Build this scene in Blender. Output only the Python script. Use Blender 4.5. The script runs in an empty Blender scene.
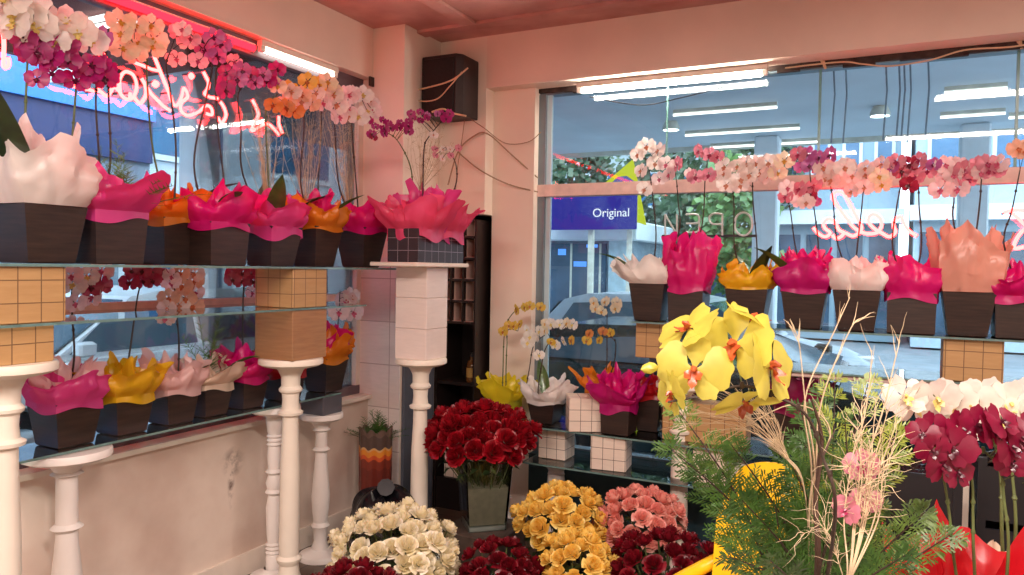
import bpy, math, random
from mathutils import Vector, Matrix, Quaternion, noise
C = bpy.context.scene.collection
SC = bpy.context.scene
PI = math.pi
# ------------------------------------------------------------------ camera
FPX = 750.0
EYE = Vector((0, 0, 1.55))
def _axes(yaw, pitch, roll):
    y, p, r = map(math.radians, (yaw, pitch, roll))
    F0 = Vector((-math.sin(y), math.cos(y), 0)); R0 = Vector((math.cos(y), math.sin(y), 0)); U = Vector((0, 0, 1))
    F = F0*math.cos(p) - U*math.sin(p); U1 = F0*math.sin(p) + U*math.cos(p)
    return R0*math.cos(r) + U1*math.sin(r), U1*math.cos(r) - R0*math.sin(r), F
AR, AU, AF = _axes(26.7, 1.51, 1.0)
cam_data = bpy.data.cameras.new('camera'); cam = bpy.data.objects.new('camera', cam_data); C.objects.link(cam)
cam_data.sensor_width = 36; cam_data.lens = FPX/1024*36; cam_data.clip_start = 0.05; cam_data.clip_end = 200
M = Matrix((AR, AU, -AF)).transposed().to_4x4(); M.translation = EYE; cam.matrix_world = M
SC.camera = cam
def ray(px, py): return (AF + AR*((px-512)/FPX) - AU*((py-287.5)/FPX))
def atx(px, py, X): d = ray(px, py); return EYE + d*(X/d.x)
def aty(px, py, Y): d = ray(px, py); return EYE + d*(Y/d.y)
def atz(px, py, Z): d = ray(px, py); return EYE + d*((Z-EYE.z)/d.z)
def atd(px, py, D): return EYE + ray(px, py)*D
# ------------------------------------------------------------------ world, exposure, lamps
SC.view_settings.view_transform = 'Standard'; SC.view_settings.look = 'None'
SC.view_settings.gamma = 1; SC.view_settings.use_curve_mapping = False
SC.view_settings.exposure = 0.0
SC.cycles.transparent_max_bounces = 32; SC.cycles.max_bounces = 8; SC.cycles.sample_clamp_indirect = 6
w = bpy.data.worlds.new('daylight'); SC.world = w; w.use_nodes = True
w.node_tree.nodes['Background'].inputs[0].default_value = (0.78, 0.90, 1.0, 1)
w.node_tree.nodes['Background'].inputs[1].default_value = 5.2
def area(name, loc, sx, sy, watts, col, rot=(0, 0, 0)):
    l = bpy.data.lights.new(name, 'AREA'); l.shape = 'RECTANGLE'; l.size = sx; l.size_y = sy; l.energy = watts; l.color = col
    o = bpy.data.objects.new(name, l); C.objects.link(o); o.location = loc; o.rotation_euler = rot; return o
WARM = (1.0, 0.83, 0.75)
area('added_fill_lamp', (0.55, 0.2, 2.90), 1.25, 0.22, 106, WARM)  # three fill lamps added out of view to brighten the room
area('added_fill_lamp', (-1.0, -0.6, 2.90), 1.25, 0.22, 135, WARM)
area('added_fill_lamp', (0.9, 2.0, 2.90), 1.25, 0.22, 44, WARM)
# ------------------------------------------------------------------ materials
def lin(h):
    h = h.lstrip('#'); o = []
    for i in (0, 2, 4):
        c = int(h[i:i+2], 16)/255
        o.append(c/12.92 if c <= .04045 else ((c+.055)/1.055)**2.4)
    return (*o, 1)
_mats = {}
def newmat(name):
    m = bpy.data.materials.new(name); m.use_nodes = True; m.node_tree.nodes.clear()
    nt = m.node_tree; out = nt.nodes.new('ShaderNodeOutputMaterial'); return m, nt, out
def N(nt, t, **kw):
    n = nt.nodes.new(t)
    for k, v in kw.items(): setattr(n, k, v)
    return n
def mat(name, col, rough=.55, metal=0, noise=.12, nscale=8, bump=0, spec=.5, col2=None, stretch=None):
    if name in _mats: return _mats[name]
    m, nt, out = newmat(name); b = N(nt, 'ShaderNodeBsdfPrincipled'); nt.links.new(b.outputs[0], out.inputs[0])
    b.inputs['Roughness'].default_value = rough; b.inputs['Metallic'].default_value = metal; b.inputs['Specular IOR Level'].default_value = spec
    c = lin(col); tc = N(nt, 'ShaderNodeTexCoord'); nz = N(nt, 'ShaderNodeTexNoise'); nz.inputs['Scale'].default_value = nscale; nz.inputs['Detail'].default_value = 5
    src = tc.outputs['Object']
    if stretch:
        mp = N(nt, 'ShaderNodeMapping'); mp.inputs['Scale'].default_value = stretch; nt.links.new(src, mp.inputs[0]); src = mp.outputs[0]
    nt.links.new(src, nz.inputs['Vector'])
    rp = N(nt, 'ShaderNodeValToRGB'); rp.color_ramp.elements[0].position = .3; rp.color_ramp.elements[1].position = .7
    d = lin(col2) if col2 else tuple(x*(1-noise*2) for x in c[:3]) + (1,)
    rp.color_ramp.elements[0].color = d; rp.color_ramp.elements[1].color = c if col2 else tuple(min(1, x*(1+noise*.5)) for x in c[:3]) + (1,)
    nt.links.new(nz.outputs[0], rp.inputs[0]); nt.links.new(rp.outputs[0], b.inputs['Base Color'])
    if bump:
        bp = N(nt, 'ShaderNodeBump'); bp.inputs['Strength'].default_value = bump; bp.inputs['Distance'].default_value = .01
        nt.links.new(nz.outputs[0], bp.inputs['Height']); nt.links.new(bp.outputs[0], b.inputs['Normal'])
    _mats[name] = m; return m
def emit(name, col, s):
    if name in _mats: return _mats[name]
    m, nt, out = newmat(name); e = N(nt, 'ShaderNodeEmission'); e.inputs[0].default_value = (*col, 1); e.inputs[1].default_value = s
    nt.links.new(e.outputs[0], out.inputs[0]); _mats[name] = m; return m
def thin(name, col, trans=.4, gloss=.06, rough=.35, col2=None, nscale=30, clear=0, crease=0):
    """petal, leaf, tissue paper: diffuse + translucent + a little gloss (+ see-through for cellophane)"""
    if name in _mats: return _mats[name]
    m, nt, out = newmat(name); tc = N(nt, 'ShaderNodeTexCoord'); nz = N(nt, 'ShaderNodeTexNoise'); nz.inputs['Scale'].default_value = nscale
    nt.links.new(tc.outputs['Object'], nz.inputs['Vector']); rp = N(nt, 'ShaderNodeValToRGB')
    c = lin(col); rp.color_ramp.elements[0].position = .35; rp.color_ramp.elements[1].position = .65
    rp.color_ramp.elements[0].color = lin(col2) if col2 else tuple(x*.84 for x in c[:3]) + (1,); rp.color_ramp.elements[1].color = c
    nt.links.new(nz.outputs[0], rp.inputs[0])
    d = N(nt, 'ShaderNodeBsdfDiffuse'); t = N(nt, 'ShaderNodeBsdfTranslucent'); mx = N(nt, 'ShaderNodeMixShader'); mx.inputs[0].default_value = trans
    nt.links.new(rp.outputs[0], d.inputs[0]); nt.links.new(rp.outputs[0], t.inputs[0]); nt.links.new(d.outputs[0], mx.inputs[1]); nt.links.new(t.outputs[0], mx.inputs[2])
    g = N(nt, 'ShaderNodeBsdfGlossy'); g.inputs['Roughness'].default_value = rough; g.inputs[0].default_value = (1, 1, 1, 1)
    mg = N(nt, 'ShaderNodeMixShader'); mg.inputs[0].default_value = gloss; nt.links.new(mx.outputs[0], mg.inputs[1]); nt.links.new(g.outputs[0], mg.inputs[2])
    if crease:
        vo = N(nt, 'ShaderNodeTexNoise', noise_type='RIDGED_MULTIFRACTAL'); vo.inputs['Scale'].default_value = 16; vo.inputs['Detail'].default_value = 3; vo.inputs['Distortion'].default_value = .6
        nt.links.new(tc.outputs['Object'], vo.inputs['Vector']); bp = N(nt, 'ShaderNodeBump'); bp.inputs['Strength'].default_value = crease; bp.inputs['Distance'].default_value = .006; nt.links.new(vo.outputs[0], bp.inputs['Height'])
        for nn in (d, t, g): nt.links.new(bp.outputs[0], nn.inputs['Normal'])
    last = mg
    if clear:
        tr = N(nt, 'ShaderNodeBsdfTransparent'); tr.inputs[0].default_value = c; mc = N(nt, 'ShaderNodeMixShader'); mc.inputs[0].default_value = clear
        nt.links.new(mg.outputs[0], mc.inputs[1]); nt.links.new(tr.outputs[0], mc.inputs[2]); last = mc
    nt.links.new(last.outputs[0], out.inputs[0]); _mats[name] = m; return m
def glassmat(name, tint=(1, 1, 1), refl=1.0, rough=0.02):
    if name in _mats: return _mats[name]
    m, nt, out = newmat(name); tr = N(nt, 'ShaderNodeBsdfTransparent'); tr.inputs[0].default_value = (*tint, 1)
    g = N(nt, 'ShaderNodeBsdfGlossy'); g.inputs['Roughness'].default_value = rough; fr = N(nt, 'ShaderNodeFresnel'); fr.inputs[0].default_value = 1.5
    mu = N(nt, 'ShaderNodeMath', operation='MULTIPLY'); mu.inputs[1].default_value = refl; nt.links.new(fr.outputs[0], mu.inputs[0])
    mx = N(nt, 'ShaderNodeMixShader'); nt.links.new(mu.outputs[0], mx.inputs[0]); nt.links.new(tr.outputs[0], mx.inputs[1]); nt.links.new(g.outputs[0], mx.inputs[2])
    nt.links.new(mx.outputs[0], out.inputs[0]); _mats[name] = m; return m
def gridmat(name, face, line, step=.065, off=(.0, .0, .0), wdt=.04, rough=.5, col2=None):
    """square-ruled covering of the blocks: dark joint lines every `step`"""
    if name in _mats: return _mats[name]
    m, nt, out = newmat(name); b = N(nt, 'ShaderNodeBsdfPrincipled'); b.inputs['Roughness'].default_value = rough; nt.links.new(b.outputs[0], out.inputs[0])
    tc = N(nt, 'ShaderNodeTexCoord'); mp = N(nt, 'ShaderNodeMapping'); mp.inputs['Location'].default_value = off; mp.inputs['Scale'].default_value = (1/step,)*3
    nt.links.new(tc.outputs['Object'], mp.inputs[0]); sx = N(nt, 'ShaderNodeSeparateXYZ'); nt.links.new(mp.outputs[0], sx.inputs[0])
    gm = N(nt, 'ShaderNodeNewGeometry'); tn = N(nt, 'ShaderNodeSeparateXYZ'); nt.links.new(tc.outputs['Normal'], tn.inputs[0])
    acc = None
    for i in range(3):
        fr = N(nt, 'ShaderNodeMath', operation='FRACT'); nt.links.new(sx.outputs[i], fr.inputs[0])
        lt = N(nt, 'ShaderNodeMath', operation='LESS_THAN'); lt.inputs[1].default_value = wdt; nt.links.new(fr.outputs[0], lt.inputs[0])
        ab = N(nt, 'ShaderNodeMath', operation='ABSOLUTE'); nt.links.new(tn.outputs[i], ab.inputs[0])
        l2 = N(nt, 'ShaderNodeMath', operation='LESS_THAN'); l2.inputs[1].default_value = .5; nt.links.new(ab.outputs[0], l2.inputs[0])
        mu = N(nt, 'ShaderNodeMath', operation='MULTIPLY'); nt.links.new(lt.outputs[0], mu.inputs[0]); nt.links.new(l2.outputs[0], mu.inputs[1])
        if acc is None: acc = mu
        else:
            mxn = N(nt, 'ShaderNodeMath', operation='MAXIMUM'); nt.links.new(acc.outputs[0], mxn.inputs[0]); nt.links.new(mu.outputs[0], mxn.inputs[1]); acc = mxn
    nz = N(nt, 'ShaderNodeTexNoise'); nz.inputs['Scale'].default_value = 14; mp2 = N(nt, 'ShaderNodeMapping'); mp2.inputs['Scale'].default_value = (1, 1, 6)
    nt.links.new(tc.outputs['Object'], mp2.inputs[0]); nt.links.new(mp2.outputs[0], nz.inputs['Vector'])
    rp = N(nt, 'ShaderNodeValToRGB'); c = lin(face); rp.color_ramp.elements[0].color = lin(col2) if col2 else tuple(x*.85 for x in c[:3]) + (1,); rp.color_ramp.elements[1].color = c
    nt.links.new(nz.outputs[0], rp.inputs[0])
    mx = N(nt, 'ShaderNodeMix', data_type='RGBA'); nt.links.new(acc.outputs[0], mx.inputs[0]); nt.links.new(rp.outputs[0], mx.inputs[6]); mx.inputs[7].default_value = lin(line)
    nt.links.new(mx.outputs[2], b.inputs['Base Color']); _mats[name] = m; return m
# ------------------------------------------------------------------ mesh builder
class MB:
    def __init__(s): s.v = []; s.f = []; s.m = []
    def add(s, vs, fs, m=0):
        k = len(s.v); s.v += [tuple(x) for x in vs]; s.f += [tuple(i+k for i in f) for f in fs]; s.m += [m]*len(fs); return s
    def hexa(s, p, m=0, mtop=None):
        s.add(p, [(3, 2, 1, 0), (4, 5, 6, 7), (0, 1, 5, 4), (1, 2, 6, 5), (2, 3, 7, 6), (3, 0, 4, 7)], m); return s
    def box(s, a, b, m=0):
        x0, y0, z0 = a; x1, y1, z1 = b
        return s.hexa([(x0, y0, z0), (x1, y0, z0), (x1, y1, z0), (x0, y1, z0), (x0, y0, z1), (x1, y0, z1), (x1, y1, z1), (x0, y1, z1)], m)
    def bbox(s, a, b, r=.004, m=0):
        """box with chamfered edges"""
        (x0, y0, z0), (x1, y1, z1) = a, b
        def ring(x0, y0, x1, y1, z, r): return [(x0+r, y0, z), (x1-r, y0, z), (x1, y0+r, z), (x1, y1-r, z), (x1-r, y1, z), (x0+r, y1, z), (x0, y1-r, z), (x0, y0+r, z)]
        rs = [ring(x0+r, y0+r, x1-r, y1-r, z0, r), ring(x0, y0, x1, y1, z0+r, r), ring(x0, y0, x1, y1, z1-r, r), ring(x0+r, y0+r, x1-r, y1-r, z1, r)]
        return s.loft(rs, m, cap=True)
    def loft(s, rings, m=0, cap=False, closed=True):
        n = len(rings[0]); vs = [p for r in rings for p in r]; fs = []
        for j in range(len(rings)-1):
            for i in range(n if closed else n-1):
                i2 = (i+1) % n; fs.append((j*n+i, j*n+i2, (j+1)*n+i2, (j+1)*n+i))
        if cap: fs.append(tuple(range(n-1, -1, -1))); fs.append(tuple((len(rings)-1)*n+i for i in range(n)))
        return s.add(vs, fs, m)
    def lathe(s, prof, n=20, c=(0, 0, 0), m=0, cap=True):
        rings = [[(c[0]+r*math.cos(2*PI*i/n), c[1]+r*math.sin(2*PI*i/n), c[2]+z) for i in range(n)] for r, z in prof]
        return s.loft(rings, m, cap)
    def tube(s, pts, r, n=6, m=0, cap=True):
        pts = [Vector(p) for p in pts]; rr = r if isinstance(r, (list, tuple)) else [r]*len(pts); rings = []; prev = None
        for i, p in enumerate(pts):
            t = (pts[min(i+1, len(pts)-1)] - pts[max(i-1, 0)]); t = t.normalized() if t.length > 1e-9 else Vector((0, 0, 1))
            if prev is None: a = t.orthogonal().normalized()
            else:
                a = prev - t*prev.dot(t); a = a.normalized() if a.length > 1e-6 else t.orthogonal().normalized()
            prev = a; b = t.cross(a)
            rings.append([p + a*(rr[i]*math.cos(2*PI*k/n)) + b*(rr[i]*math.sin(2*PI*k/n)) for k in range(n)])
        return s.loft(rings, m, cap)
    def grid(s, fn, nu, nv, m=0, wrap=False):
        vs = [fn(i/nu, j/nv) for j in range(nv+1) for i in range(nu if wrap else nu+1)]; w_ = nu if wrap else nu+1; fs = []
        for j in range(nv):
            for i in range(nu):
                i2 = (i+1) % w_ if wrap else i+1; fs.append((j*w_+i, j*w_+i2, (j+1)*w_+i2, (j+1)*w_+i))
        return s.add(vs, fs, m)
    def prism(s, poly, dirv, m=0):
        """polygon of 3D points extruded along dirv"""
        n = len(poly); d = Vector(dirv); a = [Vector(p) for p in poly]; b = [p+d for p in a]
        fs = [tuple(range(n-1, -1, -1)), tuple(range(n, 2*n))] + [(i, (i+1) % n, n+(i+1) % n, n+i) for i in range(n)]
        return s.add(a+b, fs, m)
    def mesh(s, name, mats, smooth=True):
        me = bpy.data.meshes.new(name); me.from_pydata(s.v, [], s.f)
        for x in (mats if isinstance(mats, (list, tuple)) else [mats]): me.materials.append(x)
        me.polygons.foreach_set('material_index', s.m)
        me.update(); me.validate()
        import bmesh
        bm = bmesh.new(); bm.from_mesh(me); bmesh.ops.recalc_face_normals(bm, faces=bm.faces) if s.closed else None; bm.to_mesh(me); bm.free()
        if smooth:
            me.shade_smooth()
            try: me.set_sharp_from_angle(angle=math.radians(38))
            except Exception: pass
        return me
    closed = True
    def build(s, name, mats, parent=None, loc=(0, 0, 0), smooth=True):
        o = bpy.data.objects.new(name, s.mesh(name, mats, smooth)); C.objects.link(o); o.location = loc
        if parent is not None: o.parent = parent
        return o
def link(name, me, parent=None, loc=(0, 0, 0), quat=None, sc=1.0):
    o = bpy.data.objects.new(name, me); C.objects.link(o); o.location = loc
    if parent is not None: o.parent = parent
    if quat is not None: o.rotation_mode = 'QUATERNION'; o.rotation_quaternion = quat
    o.scale = (sc, sc, sc) if not isinstance(sc, tuple) else sc
    return o
def tag(o, label, cat, group=None, kind=None):
    if label: o['label'] = label
    if cat: o['category'] = cat
    if group: o['group'] = group
    if kind: o['kind'] = kind
    return o
def thing(name, label, cat, loc=(0, 0, 0), group=None):
    o = bpy.data.objects.new(name, None); o.empty_display_size = .05; C.objects.link(o); o.location = loc; return tag(o, label, cat, group)
def struct(name, mb, m, loc=(0, 0, 0), smooth=False):
    o = mb.build(name, m, None, loc, smooth); o['kind'] = 'structure'; return o
def facing(n, spin=0, up=Vector((0, 0, 1))):
    """quaternion that turns local +Z to n with local +Y upwards"""
    z = Vector(n).normalized(); y = up - z*up.dot(z); y = y.normalized() if y.length > 1e-4 else z.orthogonal().normalized()
    x = y.cross(z); q = Matrix((x, y, z)).transposed().to_quaternion()
    return q @ Quaternion((0, 0, 1), spin)
# ------------------------------------------------------------------ the room
XL, XG, YB, YW, ZC = -2.83, -2.93, 4.10, 4.30, 2.98
plaster = mat('cream_plaster', '#f2e4d4', rough=.8, noise=.03, nscale=3, bump=.05)
ceilm = mat('ceiling_paint', '#e0b4a8', rough=.85, col2='#a8756c', nscale=2.2)
beamm = mat('beam_paint', '#f0dccb', rough=.75, noise=.05, nscale=2.5)
floorm = gridmat('brown_floor_tile', '#6b5648', '#3a2f29', step=.33, wdt=.03, rough=.35, col2='#4d3d33')
whitetile = gridmat('white_wall_tile', '#efe6e0', '#b9aaa4', step=.26, wdt=.02, off=(.3, .2, .35), rough=.3)
alu = mat('grey_aluminium', '#7f8f98', rough=.4, metal=.6, noise=.05)
purp = mat('plum_grey_frame', '#6d5f66', rough=.45, metal=.3, noise=.05)
pinkwood = mat('pink_painted_wood', '#ecd0c6', rough=.6, noise=.08, nscale=20)
whitetrim = mat('white_trim_paint', '#e9ddcf', rough=.6, noise=.04)
gapfill = mat('dark_gap_filler', '#4a3b36', rough=.9, noise=.3, nscale=25)
pane = glassmat('window_glass', (.93, .98, 1.0), .9)
# stained plaster of the low wall under the left window
def stained():
    m, nt, out = newmat('stained_plaster'); b = N(nt, 'ShaderNodeBsdfPrincipled'); b.inputs['Roughness'].default_value = .75; nt.links.new(b.outputs[0], out.inputs[0])
    tc = N(nt, 'ShaderNodeTexCoord'); nz = N(nt, 'ShaderNodeTexNoise'); nz.inputs['Scale'].default_value = 2.5; nz.inputs['Detail'].default_value = 6; nt.links.new(tc.outputs['Object'], nz.inputs['Vector'])
    rp = N(nt, 'ShaderNodeValToRGB'); rp.color_ramp.elements[0].position = .3; rp.color_ramp.elements[0].color = lin('#cdb5a6'); rp.color_ramp.elements[1].position = .6; rp.color_ramp.elements[1].color = lin('#e6d6c8'); nt.links.new(nz.outputs[0], rp.inputs[0])
    def blob(cy, cz, ry, rz):
        mp = N(nt, 'ShaderNodeMapping'); mp.inputs['Location'].default_value = (0, -cy/ry, -cz/rz); mp.inputs['Scale'].default_value = (0, 1/ry, 1/rz); nt.links.new(tc.outputs['Object'], mp.inputs[0])
        ln = N(nt, 'ShaderNodeVectorMath', operation='LENGTH'); nt.links.new(mp.outputs[0], ln.inputs[0])
        r = N(nt, 'ShaderNodeMapRange'); r.inputs[1].default_value = 1; r.inputs[2].default_value = .2; nt.links.new(ln.outputs['Value'], r.inputs[0]); return r.outputs[0]
    n2 = N(nt, 'ShaderNodeTexNoise'); n2.inputs['Scale'].default_value = 22; n2.inputs['Detail'].default_value = 4; nt.links.new(tc.outputs['Object'], n2.inputs['Vector'])
    a = atx(233, 462, XL); c = atx(231, 478, XL)
    mx0 = N(nt, 'ShaderNodeMath', operation='MAXIMUM'); nt.links.new(blob(a.y, a.z, .08, .08), mx0.inputs[0]); nt.links.new(blob(c.y, c.z, .025, .16), mx0.inputs[1])
    mu = N(nt, 'ShaderNodeMath', operation='MULTIPLY'); nt.links.new(mx0.outputs[0], mu.inputs[0])
    r2 = N(nt, 'ShaderNodeMapRange'); r2.inputs[1].default_value = .42; r2.inputs[2].default_value = .62; nt.links.new(n2.outputs[0], r2.inputs[0]); nt.links.new(r2.outputs[0], mu.inputs[1])
    mx = N(nt, 'ShaderNodeMix', data_type='RGBA'); nt.links.new(mu.outputs[0], mx.inputs[0]); nt.links.new(rp.outputs[0], mx.inputs[6]); mx.inputs[7].default_value = lin('#6a554d')
    nt.links.new(mx.outputs[2], b.inputs['Base Color']); return m
stainm = stained()
SILL = .74
struct('floor', MB().box((-3.1, -3.2, -.2), (3.2, 4.45, 0)), floorm)
struct('ceiling', MB().box((-3.1, -3.2, ZC), (3.2, 4.45, ZC+.12)), ceilm)
struct('wall_left', MB().box((-3.02, -3.2, 0), (XL, 3.70, SILL)), stainm)
lt = MB().box((-3.02, -3.2, 2.68), (XL, 3.70, ZC))
struct('wall_left_lintel', lt, beamm)
struct('wall_right', MB().box((3.0, -3.2, 0), (3.2, 4.45, ZC)), plaster)
struct('wall_rear', MB().box((-3.02, -3.2, 0), (3.0, -3.0, ZC)), plaster)
struct('wall_pillar', MB().box((-3.02, 3.70, 0), (-2.60, 4.45, ZC)), plaster)
struct('trim_1', MB().box((-2.95, 3.692, 0), (-2.60, 3.70, 1.60)), whitetile)
struct('wall_back', MB().box((-2.60, YB, 1.88), (-2.264, 4.45, ZC)).box((-2.60, 4.41, 0), (-2.264, 4.45, 1.88)), plaster)
struct('wall_back_lintel', MB().box((-2.264, YB, 2.66), (3.0, 4.45, ZC)), beamm)
struct('wall_back_recess', MB().box((-2.264, 4.20, 0), (-1.975, 4.45, 2.66)), plaster)
struct('wall_back_low', MB().box((-1.975, 4.20, 0), (3.0, 4.45, .40)), mat('dark_teal_panel', '#2a4650', rough=.4))
struct('baseboard_left', MB().box((XL, -3.0, 0), (XL+.018, 3.69, .11)), whitetrim)
# inner sill of the left window, with its plum frame
struct('trim_2', MB().box((-2.97, -3.0, SILL), (XL+.03, 3.70, SILL+.022)), whitetrim)
# ceiling battens
def batten(i, a, b, wd=.06):
    d = (b-a).normalized(); s = Vector((-d.y, d.x, 0))*wd/2; z = Vector((0, 0, -.018))
    struct('trim_%d' % i, MB().prism([a-s, b-s, b+s, a+s], z), ceilm)
a = atz(470, 25, ZC); b_ = atz(660, 4, ZC)
batten(3, Vector((-2.6, a.y, ZC)), Vector((3.0, a.y, ZC)), .09)
batten(4, Vector((a.x+.02, -3.0, ZC)), Vector((a.x+.02, a.y-.05, ZC)), .09)
batten(5, Vector((XL, 2.55, ZC)), Vector((a.x-.03, 2.55, ZC)), .09)
# left window: frame, cross bar, panes
def window(name, parts):
    e = bpy.data.objects.new(name, None); C.objects.link(e); e['kind'] = 'structure'
    for nm, mb, m in parts: mb.build(nm, m, e, smooth=False)
    return e
fr = MB(); fr.box((-2.965, -3.0, SILL+.022), (-2.895, 3.70, SILL+.075)).box((-2.965, -3.0, 2.60), (-2.90, 3.70, 2.68))
for y in (-1.0, 1.35): fr.box((-2.955, y, SILL+.07), (-2.905, y+.04, 2.62))
bars = MB().box((-2.955, -3.0, 1.335), (-2.905, 3.66, 1.375))
pn = [MB().box((-2.934, y0, z0), (-2.928, y1, z1)) for y0, y1 in ((-3, -1), (-.96, 1.35), (1.39, 3.655)) for z0, z1 in ((SILL+.07, 1.34), (1.37, 2.61))]
jb = MB().box((-2.965, 3.655, SILL+.075), (-2.895, 3.70, 2.60))
window('window_1', [('window_frame', fr, purp), ('window_jamb', jb, whitetrim), ('transom_bar', bars, pinkwood)] + [('window_pane', p, pane) for p in pn])
# back window
x0 = -1.975; zt = 2.625; zb = .40
bf = MB().box((x0, YW-.04, zb), (x0+.045, YW+.05, zt)).box((x0, YW-.03, zt), (3.0, YW+.05, 2.66)).box((x0, YW-.03, zb), (3.0, YW+.05, zb+.05))
edge = MB().box((x0+.045, YW-.012, zb+.05), (x0+.075, YW+.012, zt))
tb = MB().box((x0-.005, YW-.05, 1.995), (3.0, YW+.03, 2.068))
seams = []; 
for px in (820, 1017): seams.append(aty(px, 100, YW).x)
sm = MB()
for s in seams: sm.box((s-.006, YW-.014, 2.068), (s+.006, YW+.006, zt))
sm.box((aty(668, 100, YW).x-.004, YW-.01, 2.068), (aty(668, 100, YW).x+.004, YW+.004, zt))
seamm = mat('green_glass_edge', '#6f9a93', rough=.2, noise=.1)
brightalu = mat('pale_blue_frame', '#c9e2ea', rough=.35, metal=.1, noise=.03)
xs = [x0+.075] + seams + [3.0]
parts = [('window_frame', bf, alu), ('frame_edge', edge, brightalu), ('transom_bar', tb, pinkwood), ('glass_seam', sm, seamm)]
for i in range(3): parts.append(('window_pane', MB().box((xs[i], YW-.004, 2.068), (xs[i+1], YW+.003, zt)), pane))
for xa, xb in ((x0+.075, -.2), (-.2, 3.0)): parts.append(('window_pane', MB().box((xa, YW-.004, zb+.05), (xb, YW+.003, 1.995)), pane))
window('window_2', parts)
# ragged dark putty line where the back window meets the soffit
random.seed(4); pt = MB(); x = x0
while x < 1.2:
    L = random.uniform(.05, .16); h = random.uniform(.008, .03); pt.box((x, YW-.05, 2.645-h), (x+L, YW-.02, 2.66)); x += L
struct('trim_6', pt, gapfill)
# dark block standing in for the small gap where the left lintel meets the pillar
struct('trim_7', MB().box((XL-.0, 3.66, 2.63), (XL+.012, 3.70, 2.685)), gapfill)
# ------------------------------------------------------------------ lamps in view, and housings for the added fill lamps
def fluorescent(name, label, a, b, drop, strength, r=.016):
    a = Vector(a); b = Vector(b); t = thing(name, label, 'lamp', a)
    d = b-a; u = d.normalized(); s = Vector((0, 0, 1)).cross(u)*.017
    MB().prism([-s, s, s+Vector((0, 0, .03)), -s+Vector((0, 0, .03))], d).build('housing', whitetrim, t, smooth=False)
    dn = Vector((0, 0, -drop))
    MB().tube([u*.03+dn, d-u*.03+dn], r, 10).build('tube', emit('tube_glow_%g' % strength, (1, .93, .80), strength), t)
    for p in (Vector(), d-u*.03): MB().prism([p-s*.6+dn*1.6, p+s*.6+dn*1.6, p+s*.6, p-s*.6], u*.03).build('end_cap', whitetrim, t, smooth=False)
    return t
p0 = aty(578, 92, 4.2); p1 = aty(768, 70, 4.2)
fluorescent('fluorescent_lamp', 'glowing white fluorescent tube under the lintel above the back window', (p0.x, 4.19, 2.625), (p1.x, 4.19, 2.625), .017, 95, .015)
fluorescent('fluorescent_lamp', 'white fluorescent tube under the red-lit lintel of the left window', (-2.875, 2.83, 2.652), (-2.875, 3.42, 2.652), .018, 9, .012)
# red light strip along the head of the left window
t = thing('light_strip', 'red glowing light strip along the head of the left window', 'lamp', (-2.885, -2.0, 2.60))
MB().tube([(0, 0, .03), (0, 4.80, .03)], .018, 8).build('tube', emit('red_glow', (1, .005, .010), 14), t)
MB().box((-.012, 0, .040), (.012, 4.80, .05)).build('channel', whitetrim, t, smooth=False)
# housings added to go with the unseen ceiling fill lamps
for (lx, ly) in ((.55, .2), (-1.0, -.6), (.9, 2.0)):
    t = thing('added_lamp_housing', 'long white housing added above an unseen ceiling fill lamp', 'lamp', (lx, ly, ZC), 'added fill lamp housings')
    MB().bbox((-.65, -.13, -.05), (.65, .13, 0), .008).build('housing', whitetrim, t)
# ------------------------------------------------------------------ neon signs
neon = emit('neon_glow', (1, .024, .022), 36)
def smoothpts(pts, k=6):
    pts = [Vector(p) for p in pts]; o = []
    for i in range(len(pts)-1):
        p0 = pts[max(i-1, 0)]; p1 = pts[i]; p2 = pts[i+1]; p3 = pts[min(i+2, len(pts)-1)]
        for j in range(k):
            t = j/k; o.append(.5*((2*p1)+(p2-p0)*t+(2*p0-5*p1+4*p2-p3)*t*t+(3*p1-p0-3*p2+p3)*t**3))
    return o + [pts[-1]]
def neon_sign(name, label, strokes, fn, r, m, base, backdir):
    t = thing(name, label, 'neon sign', base)
    for st in strokes:
        p = [fn(x, y)-base for x, y in st]; q = smoothpts(p) if len(p) > 2 else p
        o = MB().tube(q, r, 6).build('neon_tube', m, t)
        for e in (q[0], q[-1]): MB().tube([e, e+Vector(backdir)], r*.6, 5).build('standoff', alu, o)
    return t
def conv(sx, sy, k, L): return [[(sx+a/k, sy+b/k) for a, b in st] for st in L]
L1 = conv(120, 60, 7.67, [[(0, 250), (-5, 160), (20, 105), (55, 90), (105, 120), (128, 200), (105, 280), (60, 300), (20, 280), (0, 250)], [(105, 280), (135, 320), (160, 330), (200, 260), (190, 190), (165, 140)],
    [(165, 140), (200, 200), (240, 260), (280, 300), (330, 350), (385, 390)], [(270, 165), (290, 185), (270, 200), (255, 185), (270, 165)],
    [(110, 20), (180, 45), (240, 70), (310, 85)], [(262, -30), (290, 40), (330, 140), (375, 250)], [(375, 250), (400, 320), (430, 350), (470, 290), (490, 215), (520, 280), (470, 330), (470, 390), (520, 425), (600, 400), (660, 350), (700, 370), (705, 420), (660, 410)],
    [(545, 105), (560, 125), (545, 140), (535, 120), (545, 105)], [(640, 90), (660, 130), (680, 175), (672, 220), (650, 260), (690, 285), (750, 295)], [(770, 320), (800, 370), (812, 430), (780, 480), (750, 440)]])
L1 += conv(240, 60, 7.67, [[(95, 305), (140, 410), (115, 480), (90, 545), (210, 490), (300, 575)], [(298, 430), (300, 500), (325, 560)]])
L1 += conv(0, 60, 7.67, [[(530, 170), (560, 200), (620, 210), (720, 240)], [(740, 220), (780, 250), (825, 278), (870, 210), (905, 230), (950, 290), (990, 300), (1000, 250)]])
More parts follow.
